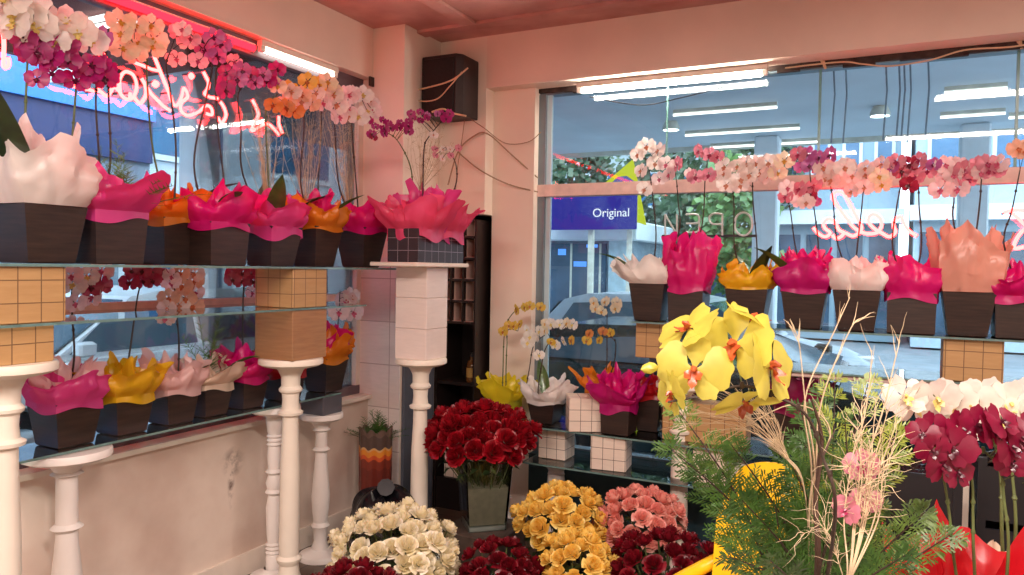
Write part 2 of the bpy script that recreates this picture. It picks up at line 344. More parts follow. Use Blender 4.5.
L1 += conv(0, 0, 7.67, [[(-15, 205), (20, 240), (30, 340), (28, 430), (32, 515), (65, 500), (62, 440)], [(745, 410), (790, 490), (845, 575)], [(800, 405), (820, 470), (850, 540)]])
b0 = atx(140, 100, -2.87); neon_sign('neon_sign', 'pink-white neon lettering behind the orchids in the left window', L1, lambda x, y: atx(x, y, -2.87), .0075, neon, b0, (-.055, 0, 0))
L2 = conv(780, 180, 7.67, [[(255, 365), (300, 415), (350, 435), (385, 405), (345, 370), (335, 330), (375, 298), (420, 325), (455, 385), (490, 405), (460, 440), (425, 445), (400, 420)],
    [(500, 405), (560, 430), (610, 400), (625, 360), (600, 310), (540, 190), (490, 105), (440, 88), (405, 120), (430, 185), (500, 280), (575, 370), (660, 410), (740, 405), (778, 355), (770, 300), (730, 265), (690, 275), (680, 320), (720, 370), (785, 410), (840, 435), (885, 400), (870, 345), (885, 300), (930, 285), (955, 340), (990, 390), (1050, 430)]])
L2 += conv(894, 180, 7.67, [[(840, 255), (900, 232), (1010, 235), (1100, 232)], [(900, 250), (960, 300), (1010, 350), (1080, 400)], [(1060, 330), (960, 420), (920, 520), (1010, 510)]])
b0 = aty(840, 220, 4.24); neon_sign('neon_sign', 'pink-white neon script in the back window behind the orchids', L2, lambda x, y: aty(x, y, 4.24), .0085, neon, b0, (0, .055, 0))
# the unlit sign: pale glass tubes reading OPEN from the street, on a dark bar
oldtube = mat('unlit_neon_glass', '#cfe0dc', rough=.2, noise=.03)
L3 = conv(660, 180, 7.67, [[(640+68*math.cos(k*PI/6), 338+88*math.sin(k*PI/6)) for k in range(13)], [(478, 425), (478, 260)], [(478, 262), (410, 258), (378, 290), (400, 335), (478, 338)], [(200, 265), (270, 262), (298, 280), (300, 310), (280, 332), (200, 332)],
    [(300, 310), (298, 380), (270, 400), (200, 400)], [(40, 425), (40, 262)], [(40, 265), (130, 420)], [(130, 425), (130, 265)]])
b0 = aty(710, 224, 4.25); t = neon_sign('unlit_sign', 'unlit pale glass-tube OPEN sign facing the street in the back window', L3, lambda x, y: aty(x, y, 4.25), .006, oldtube, b0, (0, .03, 0))
q0 = aty(662, 236, 4.265); q1 = aty(757, 236, 4.265); MB().box((q0.x-b0.x, .01, q0.z-b0.z-.008), (q1.x-b0.x, .025, q0.z-b0.z+.006)).build('bar', mat('black_plastic', '#17161a', rough=.35), t, smooth=False)
# ------------------------------------------------------------------ plant kit
LEAF = thin('leaf_green', '#4c6a2a', .25, .10, .3, '#35521f'); LEAFD = thin('leaf_dark', '#2c4420', .2, .1, .3, '#20331a')
STEM = mat('stem_green', '#4d4a2c', rough=.6, noise=.15, nscale=40); STEMB = mat('stem_brown', '#3b2b20', rough=.6, noise=.15, nscale=40); STEMG = mat('stem_olive', '#5e6b3a', rough=.6, noise=.15, nscale=40)
POTM = mat('dark_pot_wood', '#3b2a24', rough=.42, col2='#241a17', nscale=6, stretch=(1.5, 1.5, 16)); SOIL = mat('bark_soil', '#3a2a1e', rough=.95, noise=.35, nscale=60)
PC = dict(white=('#faf4ea', '#e8d27a'), cream=('#f8ecca', '#dca840'), yellow=('#dcd35c', '#c0582e'), canary=('#efc94e', '#b86a22'), pink=('#f0b6c6', '#b83a6c'), pale=('#f9e2e0', '#d05a7c'), peach=('#f6c8a4', '#d87a4a'),
          orange=('#e8954a', '#b24a1c'), mauve=('#c86aac', '#6a1446'), magenta=('#bc1c7c', '#5e0a34'), crimson=('#b4284e', '#641024'), wine=('#93103e', '#4f0a22'), rosy=('#e48fa2', '#ac2c58'), blush=('#faece4', '#d28a68'))
def petal(mb, L, W, ang, m, cup=.25, tip=.6, nu=4, nv=5, z0=0, base=.18, twist=0):
    """one petal in the flower's plane (+Z towards the viewer), pointing at angle `ang`"""
    ca, sa = math.cos(ang), math.sin(ang)
    def f(u, v):
        e = max(0, 1-((v-.58)/.44)**2)**(.5 if v > .58 else .8); wv = W*.5*max(.06 if v < .3 else .10, e); x = (u-.5)*2*wv; y = L*v*.98+.04*L-.10*L*(2*abs(u-.5))**2*(v > .8)*(v-.8)*5
        z = z0 + cup*L*(v*v*.55 - .15*v) - .18*abs(u-.5)*wv*2 + twist*(u-.5)*wv
        return (x*sa+y*ca, -x*ca+y*sa, z)
    mb.grid(f, nu, nv, m)
def phal(col, seed, fringe=0):
    """moth orchid bloom, unit diameter about 1"""
    r = random.Random(seed); mb = MB(); mb.closed = False; j = lambda s: r.uniform(-s, s)
    petal(mb, .50, .37, PI/2+j(.1), 0, .10+j(.2), .75)
    for s in (-1, 1): petal(mb, .48, .35, -PI/2+s*(.72+j(.08)), 0, .05+j(.25), .75)
    for s in (-1, 1): petal(mb, .53, .62, PI/2+s*(1.38+j(.08)), 0, .22+j(.25), .62, 5, 6, .02, .12)
    # lip: two side lobes, a pointed mid lobe, the column
    for s in (-1, 1): petal(mb, .16, .14, -PI/2+s*.75, 1, 1.5, .8, 2, 3, .04)
    petal(mb, .25, .13, -PI/2, 1, 1.0, .9, 2, 4, .05)
    mb.tube([(0, 0, -.02), (0, .02, .07), (0, -.02, .13)], [.05, .045, .02], 6, 1)
    mb.tube([(0, 0, 0), (0, -.02, -.10), (0, -.12, -.2)], .014, 5, 2)
    return mb
_fl = {}
def flower_mesh(col, k):
    if (col, k) not in _fl:
        a, b = PC[col]; dark = tuple(x*.8 for x in lin(a)[:3])
        pm = thin('petal_'+col, a, .5, .04, .4, nscale=3.0); lm = thin('lip_'+col, b, .2, .06)
        _fl[(col, k)] = phal(col, hash(col) % 1 + k).mesh('flower', [pm, lm, STEMG])
    return _fl[(col, k)]
def bud_mesh(col):
    if (col, 'b') not in _fl:
        flower_mesh(col, 0); mb = MB(); mb.lathe([(0.005, -.2), (.09, -.12), (.13, 0), (.09, .14), (.004, .22)], 8); _fl[(col, 'b')] = mb.mesh('bud', [_mats['petal_'+col]])
    return _fl[(col, 'b')]
def leafmesh(L, W, bend, seed, m=None):
    mb = MB(); mb.closed = False
    def f(u, v):
        wv = W*math.sin(PI*min(1, v*.93+.05)**.8)*.5; x = (u-.5)*2*wv; a = bend*v
        return (x, L*v*math.cos(a*.6), L*(1.0*v - bend*.55*v*v) + abs(u-.5)*wv*.7)
    mb.grid(f, 4, 8, 0); return mb
def strap_leaf(parent, loc, az, L, W, bend, m=None, name='leaf'):
    o = leafmesh(L, W, bend, 0).build(name, m or LEAF, parent, loc); o.rotation_euler = (0, 0, az); return o
def pot(parent, w, h, taper=.72, m=None, name='pot', yaw=0):
    """square tapered planter, hollow, with soil as its sub-part"""
    t = w/2; b = w/2*taper; i = t-.010; mb = MB()
    ring = lambda r, z: [(-r, -r, z), (r, -r, z), (r, r, z), (-r, r, z)]
    mb.loft([ring(b-.004, 0), ring(b, .004), ring(t-.002, h-.003), ring(t-.004, h), ring(i, h), ring(i-.004, h-.035)], 0, True)
    o = mb.build(name, m or POTM, parent, smooth=False); o.rotation_euler = (0, 0, yaw)
    return o
def wrap_mesh(w, h, flare=.08, pts=5, seed=0, drop=.03, amp=.012, lean=(0, 0), sq=.7, wid=1.0, low=.5, fold=None):
    """tissue paper gathered round a square pot's rim: an outer sheet that falls outwards and an inner one standing up in points"""
    r = random.Random(seed); mb = MB(); mb.closed = False; nu, nv = 96, 14; R = w/2
    fold = r.uniform(.0, .22) if fold is None else fold
    for layer in (0, 1):
        ph = [r.uniform(0, 6.28) for _ in range(8)]; tips = [(k + .5*layer + r.uniform(-.25, .25))*2*PI/pts for k in range(pts)]; hs = [r.uniform(.6, 1.0) for _ in range(pts)]; fl = [r.uniform(.5, 1.5) for _ in range(pts)]
        H = h*(1.0 if layer == 0 else 1.12); fo = fold if layer == 0 else 0; Rl = R*(1 if layer == 0 else .80); off = Vector((seed*3.1+layer*7, seed*1.7, 0)); lw = low*(.9 if layer == 0 else .75)
        tri = lambda x: abs((x/PI) % 2-1)*2-1
        def edge(a):
            best = 0; f_ = 1
            for t, hh, ff in zip(tips, hs, fl):
                d = abs((a-t+PI) % (2*PI)-PI)/(PI/pts*1.1); v = hh*max(0, 1-d**.9)
                if v > best: best, f_ = v, ff
            return lw+(1-lw)*best, f_
        def f(u, v):
            a = 2*PI*u; c, s = math.cos(a), math.sin(a); q = 1/max(abs(c), abs(s)); q = 1 + (q-1)*sq*(1-v*.75); e, ff = edge(a)
            fd = amp*(1.0*tri(5*a+ph[0]+1.5*v)+.8*tri(8*a+ph[1]-2*v)+.5*tri(13*a+ph[2]+2.5*v))
            if v < .15:
                k = v/.15; rr = Rl*q + (.010 if layer == 0 else -.002) + fd*.25*k; z = -(drop if layer == 0 else 0)*(1-k)*(1+.35*math.sin(3*a+ph[3]))
            else:
                k = (v-.15)/.85; b_ = max(0, k-.5)/.5
                rr = Rl*q + (.010 if layer == 0 else -.002) + .018*math.sin(PI*min(1, k*1.3)) + (flare*.8 if layer == 0 else flare*.4)*ff*k**1.2 + fd*(.25+1.2*k) + fo*.06*b_; z = H*e*(k-fo*.55*b_*b_) + .6*fd*k
            p = Vector((c*rr*wid, s*rr*wid, z)); kk = max(0, v-.12)
            n = noise.noise(p*28+off)*.011 + noise.noise(p*70+off)*.004; p += Vector((c, s, .7))*(n*min(1, kk*4))
            return (p.x+lean[0]*kk, p.y+lean[1]*kk, p.z)
        mb.grid(f, nu, nv, 0, wrap=True)
    return mb
def inner_wrap(w, h, seed): return wrap_mesh(w*.66, h, .04, 4, seed+77, 0.0, .014, fold=.1)
WRC = dict(magenta='#ec1a86', pink='#f04a9c', coral='#fb5c8c', white='#fdf6f0', cream='#f8e0c8', yellow='#f8c424', orange='#f59226', peach='#f8b8a2', palepink='#f8ccc8', red='#d8202c', rose='#dc2088', lemon='#f5e030', plum='#9a1c54')
def wrapmat(c, clear=.0): return thin('tissue_'+c, WRC[c], .42, .04, .32, nscale=4, clear=clear, crease=.55)
def spike(parent, base, pathpts, flowers, buds=0, m=None, r=.0036, name='flower_spike', face=(.3, -1, .1), seed=0, knots=True):
    """flower stalk along world points (relative to base); flowers = list of (world point, colour, size, normal or None)"""
    rr = random.Random(seed); P_ = smoothpts([Vector(p)-base for p in pathpts], 7); n = len(P_); mb = MB()
    mb.tube(P_, [r*(1.15-.5*i/n) for i in range(n)], 6)
    if knots:
        for i in range(5, n-4, 6): mb.tube([P_[i]-Vector((0, 0, .005)), P_[i], P_[i]+Vector((0, 0, .007))], [r*.9, r*1.7, r*.9], 6)
    o = mb.build(name, m or STEM, parent)
    for (p, col, size, nrm) in flowers:
        p = Vector(p)-base; nv = Vector(nrm) if nrm else Vector(face)+Vector((rr.uniform(-.6, .6), rr.uniform(-.5, .5), rr.uniform(-.35, .35)))
        link('flower', flower_mesh(col, rr.randrange(3)), o, p, facing(nv, rr.uniform(-.35, .35)), size)
        # short pedicel back to the stalk
    if flowers:
        pd = MB()
        for (p, col, size, nrm) in flowers:
            p = Vector(p)-base; q = min(P_[n//3:], key=lambda x: (x-p).length); pd.tube([q, (p+q)/2+Vector((0, 0, .012)), p], r*.45, 4)
        pd.build('pedicel', m or STEM, o)
    for k in range(buds):
        q = P_[-1]+Vector((rr.uniform(-.015, .015), rr.uniform(-.015, .015), rr.uniform(-.02, .02)))
        link('bud', bud_mesh(flowers[0][1]), o, q, facing((rr.uniform(-1, 1), rr.uniform(-1, 1), .6)), .035)
    return o
# ------------------------------------------------------------------ turned pedestals
PEDM = mat('ivory_pedestal_paint', '#efe6d6', rough=.45, noise=.03); PEDW = mat('white_pedestal_paint', '#eee8e2', rough=.5, noise=.03)
def pedestal(loc, H, label, m=PEDM, style=0, R=.145, rs=.043, base=True, group=None):
    t = thing('pedestal', label, 'pedestal', loc, group)
    MB().lathe([(R*.6, H-.045), (R*.88, H-.036), (R, H-.026), (R, H-.008), (R*.97, H), (.001, H)], 36, cap=False).build('top_disc', m, t)
    if style == 0:      # long smooth shaft, waisted collar under the top
        pr = [(rs*1.05, .06), (rs*1.35, .09), (rs*1.1, .12), (rs*1.0, .16), (rs*1.25, .175), (rs*1.35, .19), (rs*1.05, .205), (rs*1.08, .24), (rs*1.02, H*.55), (rs*.86, H-.34), (rs*.84, H-.27), (rs*1.28, H-.262), (rs*1.34, H-.25), (rs*.95, H-.24), (rs*.86, H-.20), (rs*.92, H-.165), (rs*1.2, H-.155), (rs*1.25, H-.145), (rs*.98, H-.13), (rs*1.0, H-.09), (rs*1.3, H-.06), (rs*1.6, H-.045)]
    elif style == 1:    # vase-shaped baluster
        pr = [(rs*1.1, .05), (rs*.8, .09), (rs*.85, .15), (rs*1.15, .17), (rs*.85, .19), (rs*1.05, .26), (rs*1.15, .33), (rs*.8, .50), (rs*.72, .56), (rs*1.1, .575), (rs*.75, .59), (rs*.72, H-.10), (rs*1.1, H-.09), (rs*.85, H-.08), (rs*1.3, H-.045)]
    else:               # ringed spindle
        pr = [(rs*.9, .05), (rs*.9, .12)]
        for z in (.13, .15, .17): pr += [(rs*.75, z), (rs*.95, z+.008), (rs*.75, z+.016)]
        pr += [(rs*.85, .24), (rs*.95, .36), (rs*.7, .42), (rs*1.05, .435), (rs*.8, .45), (rs*1.0, .48), (rs*.7, .52), (rs*1.05, .535), (rs*.75, .55), (rs*.85, .62)]
        for z in (H-.20, H-.18, H-.16): pr += [(rs*.75, z), (rs*.95, z+.008), (rs*.75, z+.016)]
        pr += [(rs*.85, H-.13), (rs*1.1, H-.045)]
    MB().lathe(pr, 24, cap=False).build('shaft', m, t)
    if base: MB().lathe([(.001, 0), (R, 0), (R, .012), (R*.95, .024), (R*.6, .036), (R*.42, .05), (rs*1.1, .06)], 36, cap=False).build('base_disc', m, t)
    return t
def block(name, label, c, sx, sy, z0, z1, m, group=None, yaw=0):
    h = z1-z0; mb = MB().bbox((-sx/2, -sy/2, 0), (sx/2, sy/2, h), .003)
    o = mb.build(name, m, None, (c[0], c[1], z0), smooth=False); o.rotation_euler = (0, 0, yaw); return tag(o, label, 'block', group)
SHG = glassmat('shelf_glass', (.90, .97, .95), 1.0); SHE = mat('shelf_glass_edge', '#6f8d88', rough=.15, noise=.15, nscale=30)
def glass_shelf(label, a, b, th=.009, group=None):
    mb = MB(); (x0, y0, z0), (x1, y1, z1) = (*a,), (b[0], b[1], a[2]+th)
    p = [(x0, y0, z0), (x1, y0, z0), (x1, y1, z0), (x0, y1, z0), (x0, y0, z1), (x1, y0, z1), (x1, y1, z1), (x0, y1, z1)]
    mb.add(p, [(3, 2, 1, 0), (4, 5, 6, 7)], 0); mb.add(p, [(0, 1, 5, 4), (1, 2, 6, 5), (2, 3, 7, 6), (3, 0, 4, 7)], 1)
    o = mb.build('glass_shelf', [SHG, SHE], None, smooth=False); return tag(o, label, 'shelf', group)
# ------------------------------------------------------------------ shelves, pedestals and blocks
oak = gridmat('oak_ruled_block', '#bf9a68', '#75573a', step=.0700, off=(.5, .5, .15), wdt=.05, col2='#ad8656')
oakp = mat('oak_block_plain', '#a97d55', rough=.5, col2='#946a47', nscale=8, stretch=(1, 1, 10))
whiteruled = gridmat('white_ruled_block', '#ecdccb', '#5a4438', step=.060, off=(.5, .5, .05), wdt=.045)
whitepl = gridmat('white_joined_block', '#f0dfd6', '#8d7a70', step=.4, off=(.5, .5, .02), wdt=.006)
blackruled = gridmat('black_ruled_planter', '#332a30', '#8d8088', step=.062, off=(.5, .5, .1), wdt=.045, rough=.55, col2='#2a2228')
greyblk = mat('slate_grey_block', '#5b5a62', rough=.5, noise=.08)
XP = -2.45
P1 = atx(5, 365, XP); P3 = atx(291, 357, XP)
pedestal((XP, P1.y, 0), 1.23, 'thick ivory turned pedestal at the left edge of the photo under an oak block')
pedestal((XP, P3.y, 0), 1.12, 'ivory turned pedestal with smooth shaft carrying the two stacked oak blocks before the left window')
a = atx(67, 450, -2.66); pedestal((-2.66, a.y, 0), .862, 'white waisted pedestal under the low glass shelf beside the left edge pedestal', PEDW, 1, .15, .05)
a = atx(275, 420, -2.66); pedestal((-2.66, a.y, 0), .862, 'white ringed spindle pedestal right behind the smooth ivory pedestal', PEDW, 2, .12, .042)
a = atz(320, 557, 0); a = Vector((max(a.x, XL+.135), a.y, 0)); P5 = a; pedestal(a, .77, 'white baluster pedestal on a round foot under the grey block by the left wall', PEDW, 1, .112, .042)
S2, S3, S1 = 1.345, 1.528, .866
glass_shelf('upper glass shelf of the left window carrying the row of dark pots', (-2.79, .2, S3), (-2.33, 3.38, 0))
glass_shelf('middle glass shelf of the left window between the stacked oak blocks', (-2.79, .2, S2), (-2.33, 3.02, 0))
glass_shelf('low glass shelf of the left window just above the sill', (-2.80, .4, S1), (-2.575, 3.13, 0))
block('oak_block', 'oak ruled block on the middle glass shelf at the left edge of the photo', (XP, P1.y+.01, 0), .215, .23, S2+.010, S3, oak)
block('oak_block', 'shallow oak ruled block on the pedestal at the left edge of the photo', (XP, P1.y, 0), .19, .19, 1.23, S2, oak)
block('oak_block', 'oak ruled block on the middle glass shelf above the smooth ivory pedestal', (XP, P3.y, 0), .225, .225, S2+.010, S3, oak)
block('oak_block', 'plain oak block standing on the smooth ivory pedestal before the left window', (XP, P3.y, 0), .225, .225, 1.12, S2, oakp)
block('grey_block', 'slate grey block on the white baluster pedestal by the left wall', (P5.x, P5.y, 0), .15, .15, .77, S1, greyblk)
# corner pedestal with its stack of white blocks, board and ruled planter
c6 = atd(421, 357, 3.9); P6 = Vector((c6.x, c6.y, 0)); H6 = 1.075
pedestal(P6, H6, 'ivory turned pedestal standing in front of the dark cabinet under a stack of white blocks', PEDM, 0, .135, .043)
for k, lb in enumerate(('lowest', 'middle', 'topmost')):
    block('white_block', '%s white block of the stack on the corner pedestal' % lb, P6, .19, .20, H6+k*.157, H6+(k+1)*.157-.001, whitepl)
ZB = H6+.471; bd = MB().bbox((-.14, -.26, 0), (.14, .24, .022), .004).build('board', whitetrim, None, (P6.x, P6.y, ZB)); tag(bd, 'pale board lying on the stack of white blocks under the black ruled planter', 'board')
# right side shelves
R3, R2 = 1.275, 1.082
glass_shelf('upper glass shelf of the back window carrying the row of wrapped pots', (-1.19, 3.74, R3), (1.5, 4.08, 0))
glass_shelf('middle glass shelf of the back window under the oak block', (-1.0, 3.74, R2), (1.5, 4.08, 0))
p7 = aty(681, 400, 3.84); p8 = aty(963, 470, 3.84); p8x = p8.x
plank = MB().bbox((-.42, 3.76, 1.058), (1.4, 4.02, R2-.001), .004).build('plank', pinkwood); tag(plank, 'pale pink plank under the middle glass shelf of the back window', 'plank')
pedestal((p7.x, 3.84, 0), .975, 'ivory pedestal rising behind the dark red roses under the back window shelves', PEDM, 0, .13, .043)
pedestal((p8x, 3.87, 0), 1.058, 'ivory pedestal at the right carrying the pink plank behind the wine-red orchid', PEDM, 0, .13, .043)
pedestal((1.3, 3.87, 0), 1.058, 'ivory pedestal under the far right end of the plank', PEDM, 0, .13, .043)
block('oak_block', 'small oak block on the pedestal behind the dark red roses', (p7.x, 3.84, 0), .20, .18, .975, R2, oakp)
q = aty(970, 385, 3.86); block('oak_block', 'oak ruled block on the middle glass shelf under the big peach-wrapped pot', (q.x, 3.86, 0), .225, .18, R2+.010, R3, oak)
block('oak_block', 'oak ruled block on the middle glass shelf beside the yellow moth orchid', (aty(655, 340, 3.86).x, 3.9, 0), .18, .18, R2+.010, R3, oak)
for bx in (1.30,): block('oak_block', 'oak ruled block at the far right end of the middle glass shelf', (bx, 3.86, 0), .2, .18, R2+.010, R3, oak)
# low glass shelves by the back window
ZA, ZBs = .475, .665
glass_shelf('lowest glass shelf near the floor in front of the back window', (-1.78, 3.70, ZA), (-.45, 4.10, 0))
glass_shelf('low glass shelf with the magenta-wrapped pot in front of the back window', (-1.78, 3.74, ZBs), (-.45, 4.12, 0))
a = aty(558, 470, 3.8)
pedestal((-1.66, 3.90, 0), ZA, 'short white pedestal under the left end of the lowest glass shelf', PEDW, 1, .10, .045)
pedestal((-.66, 3.90, 0), ZA, 'short white pedestal under the right end of the lowest glass shelf', PEDW, 1, .10, .045)
a = aty(609, 450, 3.8); block('white_block', 'white ruled block between the two low glass shelves', (a.x, 3.84, 0), .19, .17, ZA+.010, ZBs, whiteruled, yaw=.12)
a = aty(710, 460, 3.84); block('white_block', 'pinkish white ruled block between the low glass shelves behind the conifer sprigs', (a.x, 3.86, 0), .16, .16, ZA+.010, ZBs, whiteruled, yaw=.1)
block('white_block', 'white ruled block between the low glass shelves at their left end', (-1.66, 3.90, 0), .16, .15, ZA+.010, ZBs, whiteruled)
a = aty(581, 418, 3.8); block('white_block', 'white ruled block on the low glass shelf left of the magenta-wrapped pot', (a.x, 3.84, 0), .18, .18, ZBs+.010, ZBs+.19, whiteruled, yaw=.5)
a = aty(718, 435, 3.9); block('oak_block', 'wide oak ruled block on the low glass shelf behind the dried twigs', (a.x-.06, 3.9, 0), .42, .16, ZBs+.010, ZBs+.21, oak)
# ------------------------------------------------------------------ potted orchids
def potted(base, w, h, label, wrap=None, wh=.16, flare=.07, pts=5, seed=0, inner=None, leaves=(), cat='potted orchid', group=None, potmat=None, taper=.74, clear=0., drop=.03, lean=(0, 0), amp=.012, low=.45, yaw=0):
    t = thing('potted_orchid', label, cat, base, group); pt = pot(t, w, h, taper, potmat, yaw=yaw)
    i = w/2-.013; MB().add([(-i, -i, h-.03), (i, -i, h-.03), (i, i, h-.03), (-i, i, h-.03), (-i*.9, -i*.9, h-.045), (i*.9, -i*.9, h-.045), (i*.9, i*.9, h-.045), (-i*.9, i*.9, h-.045)], [(0, 1, 2, 3), (7, 6, 5, 4), (0, 4, 5, 1), (1, 5, 6, 2), (2, 6, 7, 3), (3, 7, 4, 0)]).build('soil', SOIL, pt, smooth=False)
    if inner: inner_wrap(w, wh*1.15, seed).build('wrapping_paper', wrapmat(inner), t, (0, 0, h))
    if wrap: wrap_mesh(w, wh, flare, pts, seed, drop, amp, lean, low=low).build('wrapping_paper', wrapmat(wrap, clear), t, (0, 0, h))
    for (az, L, W, bend) in leaves: strap_leaf(t, (0, 0, h-.02), az, L*1.3, W*1.15, bend, LEAF if (seed+int(az*10)) % 2 else LEAFD)
    return t
def pxs(fn, plane): return lambda x, y, d=0: fn(x, y, plane+d)
def spray(t, stem, flw, fn, face, seed=0, m=None, dz=0, r=.0036, buds=0, jit=.035):
    """stem: list of pixels (first one at the pot), flw: list of (px, py, colour, size in metres)"""
    rr = random.Random(seed); base = Vector(t.location); start = Vector((base.x+rr.uniform(-.02, .02), base.y+rr.uniform(-.02, .02), base.z+t['_h']-.03))
    pts = [start] + [fn(x, y) for x, y in stem]
    nrm = Vector(face).normalized()
    fl = [(fn(x, y) + nrm*(.012+rr.uniform(0, jit)), c, s, None) for x, y, c, s in flw]
    return spike(t, base, pts, fl, buds, m, r, face=face, seed=seed)
def fill(x0, y0, x1, y1, n, col, size, seed):
    """n blooms spread evenly over a cluster box given in pixels"""
    rr = random.Random(seed); out = []; k = max(1, round(math.sqrt(n*(x1-x0)/max(1, (y1-y0))))); rows = math.ceil(n/k); i = 0
    for r_ in range(rows):
        for c_ in range(k):
            if i >= n: break
            x = x0+(x1-x0)*((c_+.5+rr.uniform(-.3, .3))/k); y = y0+(y1-y0)*((r_+.5+rr.uniform(-.3, .3))/rows)
            cc = col if isinstance(col, str) else rr.choice(col); out.append((x, y, cc, size*rr.uniform(.88, 1.12))); i += 1
    return out
FL, FR = (1, -.75, .1), (.05, -1, .1)
ZL = S3+.010
XPOT = -2.455
def left_pot(px, label, wd, h, x=XPOT, z=ZL, **kw):
    a = atx(px, 262, x); t = potted((x, a.y, z), wd, h, label, **kw); t['_h'] = h; return t
fx = pxs(atx, XPOT)
t = left_pot(38, 'dark square pot in white tissue with tall white orchids at the left photo edge', .205, .185, wrap='white', wh=.27, flare=.06, pts=4, seed=3, drop=.0, low=.4, leaves=((2.2, .34, .07, .2), (-2.5, .36, .08, .15)))
spray(t, [(26, 150), (27, 70), (29, 32), (14, 8), (-4, 2)], fill(2, -8, 42, 40, 6, 'white', .125, 1), fx, FL, 1, STEMG)
spray(t, [(68, 170), (76, 90), (79, 58), (66, 36), (52, 26)], [(50, 24, 'white', .12), (66, 22, 'white', .125), (78, 36, 'white', .12), (90, 44, 'white', .12), (55, 44, 'white', .10)], fx, FL, 2, STEMG)
t = left_pot(104, 'dark pot with folded pink tissue and deep magenta orchids beside the white-wrapped pot', .205, .185, wrap='pink', wh=.15, flare=.085, pts=4, seed=11, drop=.035, taper=.86, leaves=((1.2, .22, .07, .6), (2.9, .2, .06, .9)))
spray(t, [(100, 170), (96, 110), (95, 70), (80, 55)], fill(20, 34, 76, 62, 8, 'magenta', .085, 3)+fill(48, 60, 112, 86, 8, 'magenta', .085, 4)+[(38, 82, 'magenta', .07)], fx, FL, 3, STEMB)
spray(t, [(110, 165), (109, 110), (107, 60), (102, 42)], [(101, 40, 'mauve', .085), (106, 70, 'magenta', .08)], fx, FL, 4, STEMB)
# asparagus-like fern tucked into it
def fern(parent, loc, n, L, seed, m, up=.8, name='fern_frond'):
    rr = random.Random(seed); mb = MB(); mb.closed = False
    for k in range(n):
        az = rr.uniform(0, 2*PI); el = rr.uniform(.35, up); d = Vector((math.cos(az)*(1-el), math.sin(az)*(1-el), el)).normalized(); Lk = L*rr.uniform(.6, 1)
        pts = [Vector((0, 0, 0))+d*Lk*s+Vector((0, 0, -.25*Lk*s*s)) for s in (0, .3, .6, .85, 1)]; mb.tube(pts, [.0016, .0014, .0012, .0008, .0004], 3)
        for s in range(3, 26):
            f_ = s/26; q = pts[0]+d*Lk*f_+Vector((0, 0, -.25*Lk*f_*f_)); side = d.cross(Vector((rr.uniform(-.4, .4), rr.uniform(-.4, .4), 1))).normalized()*(1 if s % 2 else -1)
            ll = L*.22*(1.1-f_)+.006; e = q+(side+d*.7)*ll; wv = d*.0022; mb.add([q-wv, q+wv, e], [(0, 1, 2)])
    return mb.build(name, m, parent, loc)
FERN = thin('fern_green', '#6f8f3f', .3, .04, .4, '#4b6b2a'); FERND = thin('conifer_green', '#4f7a32', .25, .05, .4, '#2f5522'); FERNY = thin('conifer_yellow_green', '#9aa83a', .3, .05, .4, '#6d8a30')
fern(t, (.03, .05, .17), 22, .36, 5, FERN, .95)
t = left_pot(168, 'dark pot with orange tissue set back between two magenta-wrapped pots on the upper left shelf', .19, .185, x=-2.56, wrap='orange', wh=.14, flare=.05, pts=5, seed=5, leaves=((-.7, .24, .065, .8), (1.5, .2, .06, .8)))
fx2 = pxs(atx, -2.56)
spray(t, [(153, 150), (147, 80), (146, 52), (134, 44)], fill(114, 22, 164, 60, 9, 'cream', .10, 7), fx2, FL, 5, STEMG)
spray(t, [(176, 150), (170, 90), (166, 66), (170, 52)], [(178, 36, 'pink', .08), (188, 44, 'blush', .09), (176, 60, 'pale', .08)], fx2, FL, 6, STEMB)
t = left_pot(213, 'square dark pot with magenta tissue and mauve orchids right of the orange-wrapped pot', .205, .175, wrap='magenta', wh=.16, flare=.06, pts=5, seed=17, drop=.03, taper=.86, leaves=((-1.8, .2, .065, .9), (1.4, .18, .05, .5)))
spray(t, [(194, 165), (207, 95), (212, 62), (200, 46)], [(213, 40, 'mauve', .085), (205, 52, 'mauve', .085), (221, 46, 'mauve', .085), (216, 58, 'mauve', .085), (190, 40, 'pink', .08), (182, 32, 'pale', .07), (198, 62, 'pink', .075)], fx, FL, 7, STEMB)
spray(t, [(224, 190), (218, 130), (216, 72), (226, 66)], [(234, 63, 'pink', .07)], fx, FL, 8, STEMB)
t = left_pot(271, 'tapered dark pot with pink tissue and a big green leaf on the upper left shelf', .195, .175, wrap='pink', wh=.16, flare=.06, pts=4, seed=23, drop=.05, taper=.7, leaves=((-.5, .24, .09, .8), (.9, .22, .09, .3), (-2.2, .2, .07, .25)))
spray(t, [(243, 175), (241, 130), (238, 95), (248, 82)], fill(220, 70, 284, 96, 11, ['magenta', 'mauve'], .075, 9), fx, FL, 9, STEMB)
spray(t, [(268, 170), (266, 130), (267, 104), (276, 96)], [(276, 88, 'cream', .085), (288, 90, 'canary', .09), (272, 108, 'orange', .085), (284, 110, 'orange', .085)], fx, FL, 10, STEMG)
t = left_pot(314, 'tapered dark pot with orange tissue and cream orchids on the upper left shelf', .195, .19, wrap='orange', wh=.15, flare=.06, pts=5, seed=31, inner='magenta', drop=.02, taper=.66, leaves=((-1.2, .2, .06, .6), (-.3, .15, .07, .7)))
spray(t, [(301, 185), (304, 130), (302, 104), (294, 92)], fill(284, 88, 318, 120, 7, ['orange', 'peach', 'blush'], .095, 12)+[(306, 84, 'canary', .09), (318, 86, 'canary', .09)], fx, FL, 11, STEMB)
spray(t, [(318, 190), (321, 130), (322, 100), (328, 88)], [(326, 84, 'cream', .10), (332, 92, 'cream', .10), (322, 104, 'pale', .09)], fx, FL, 12, STEMB)
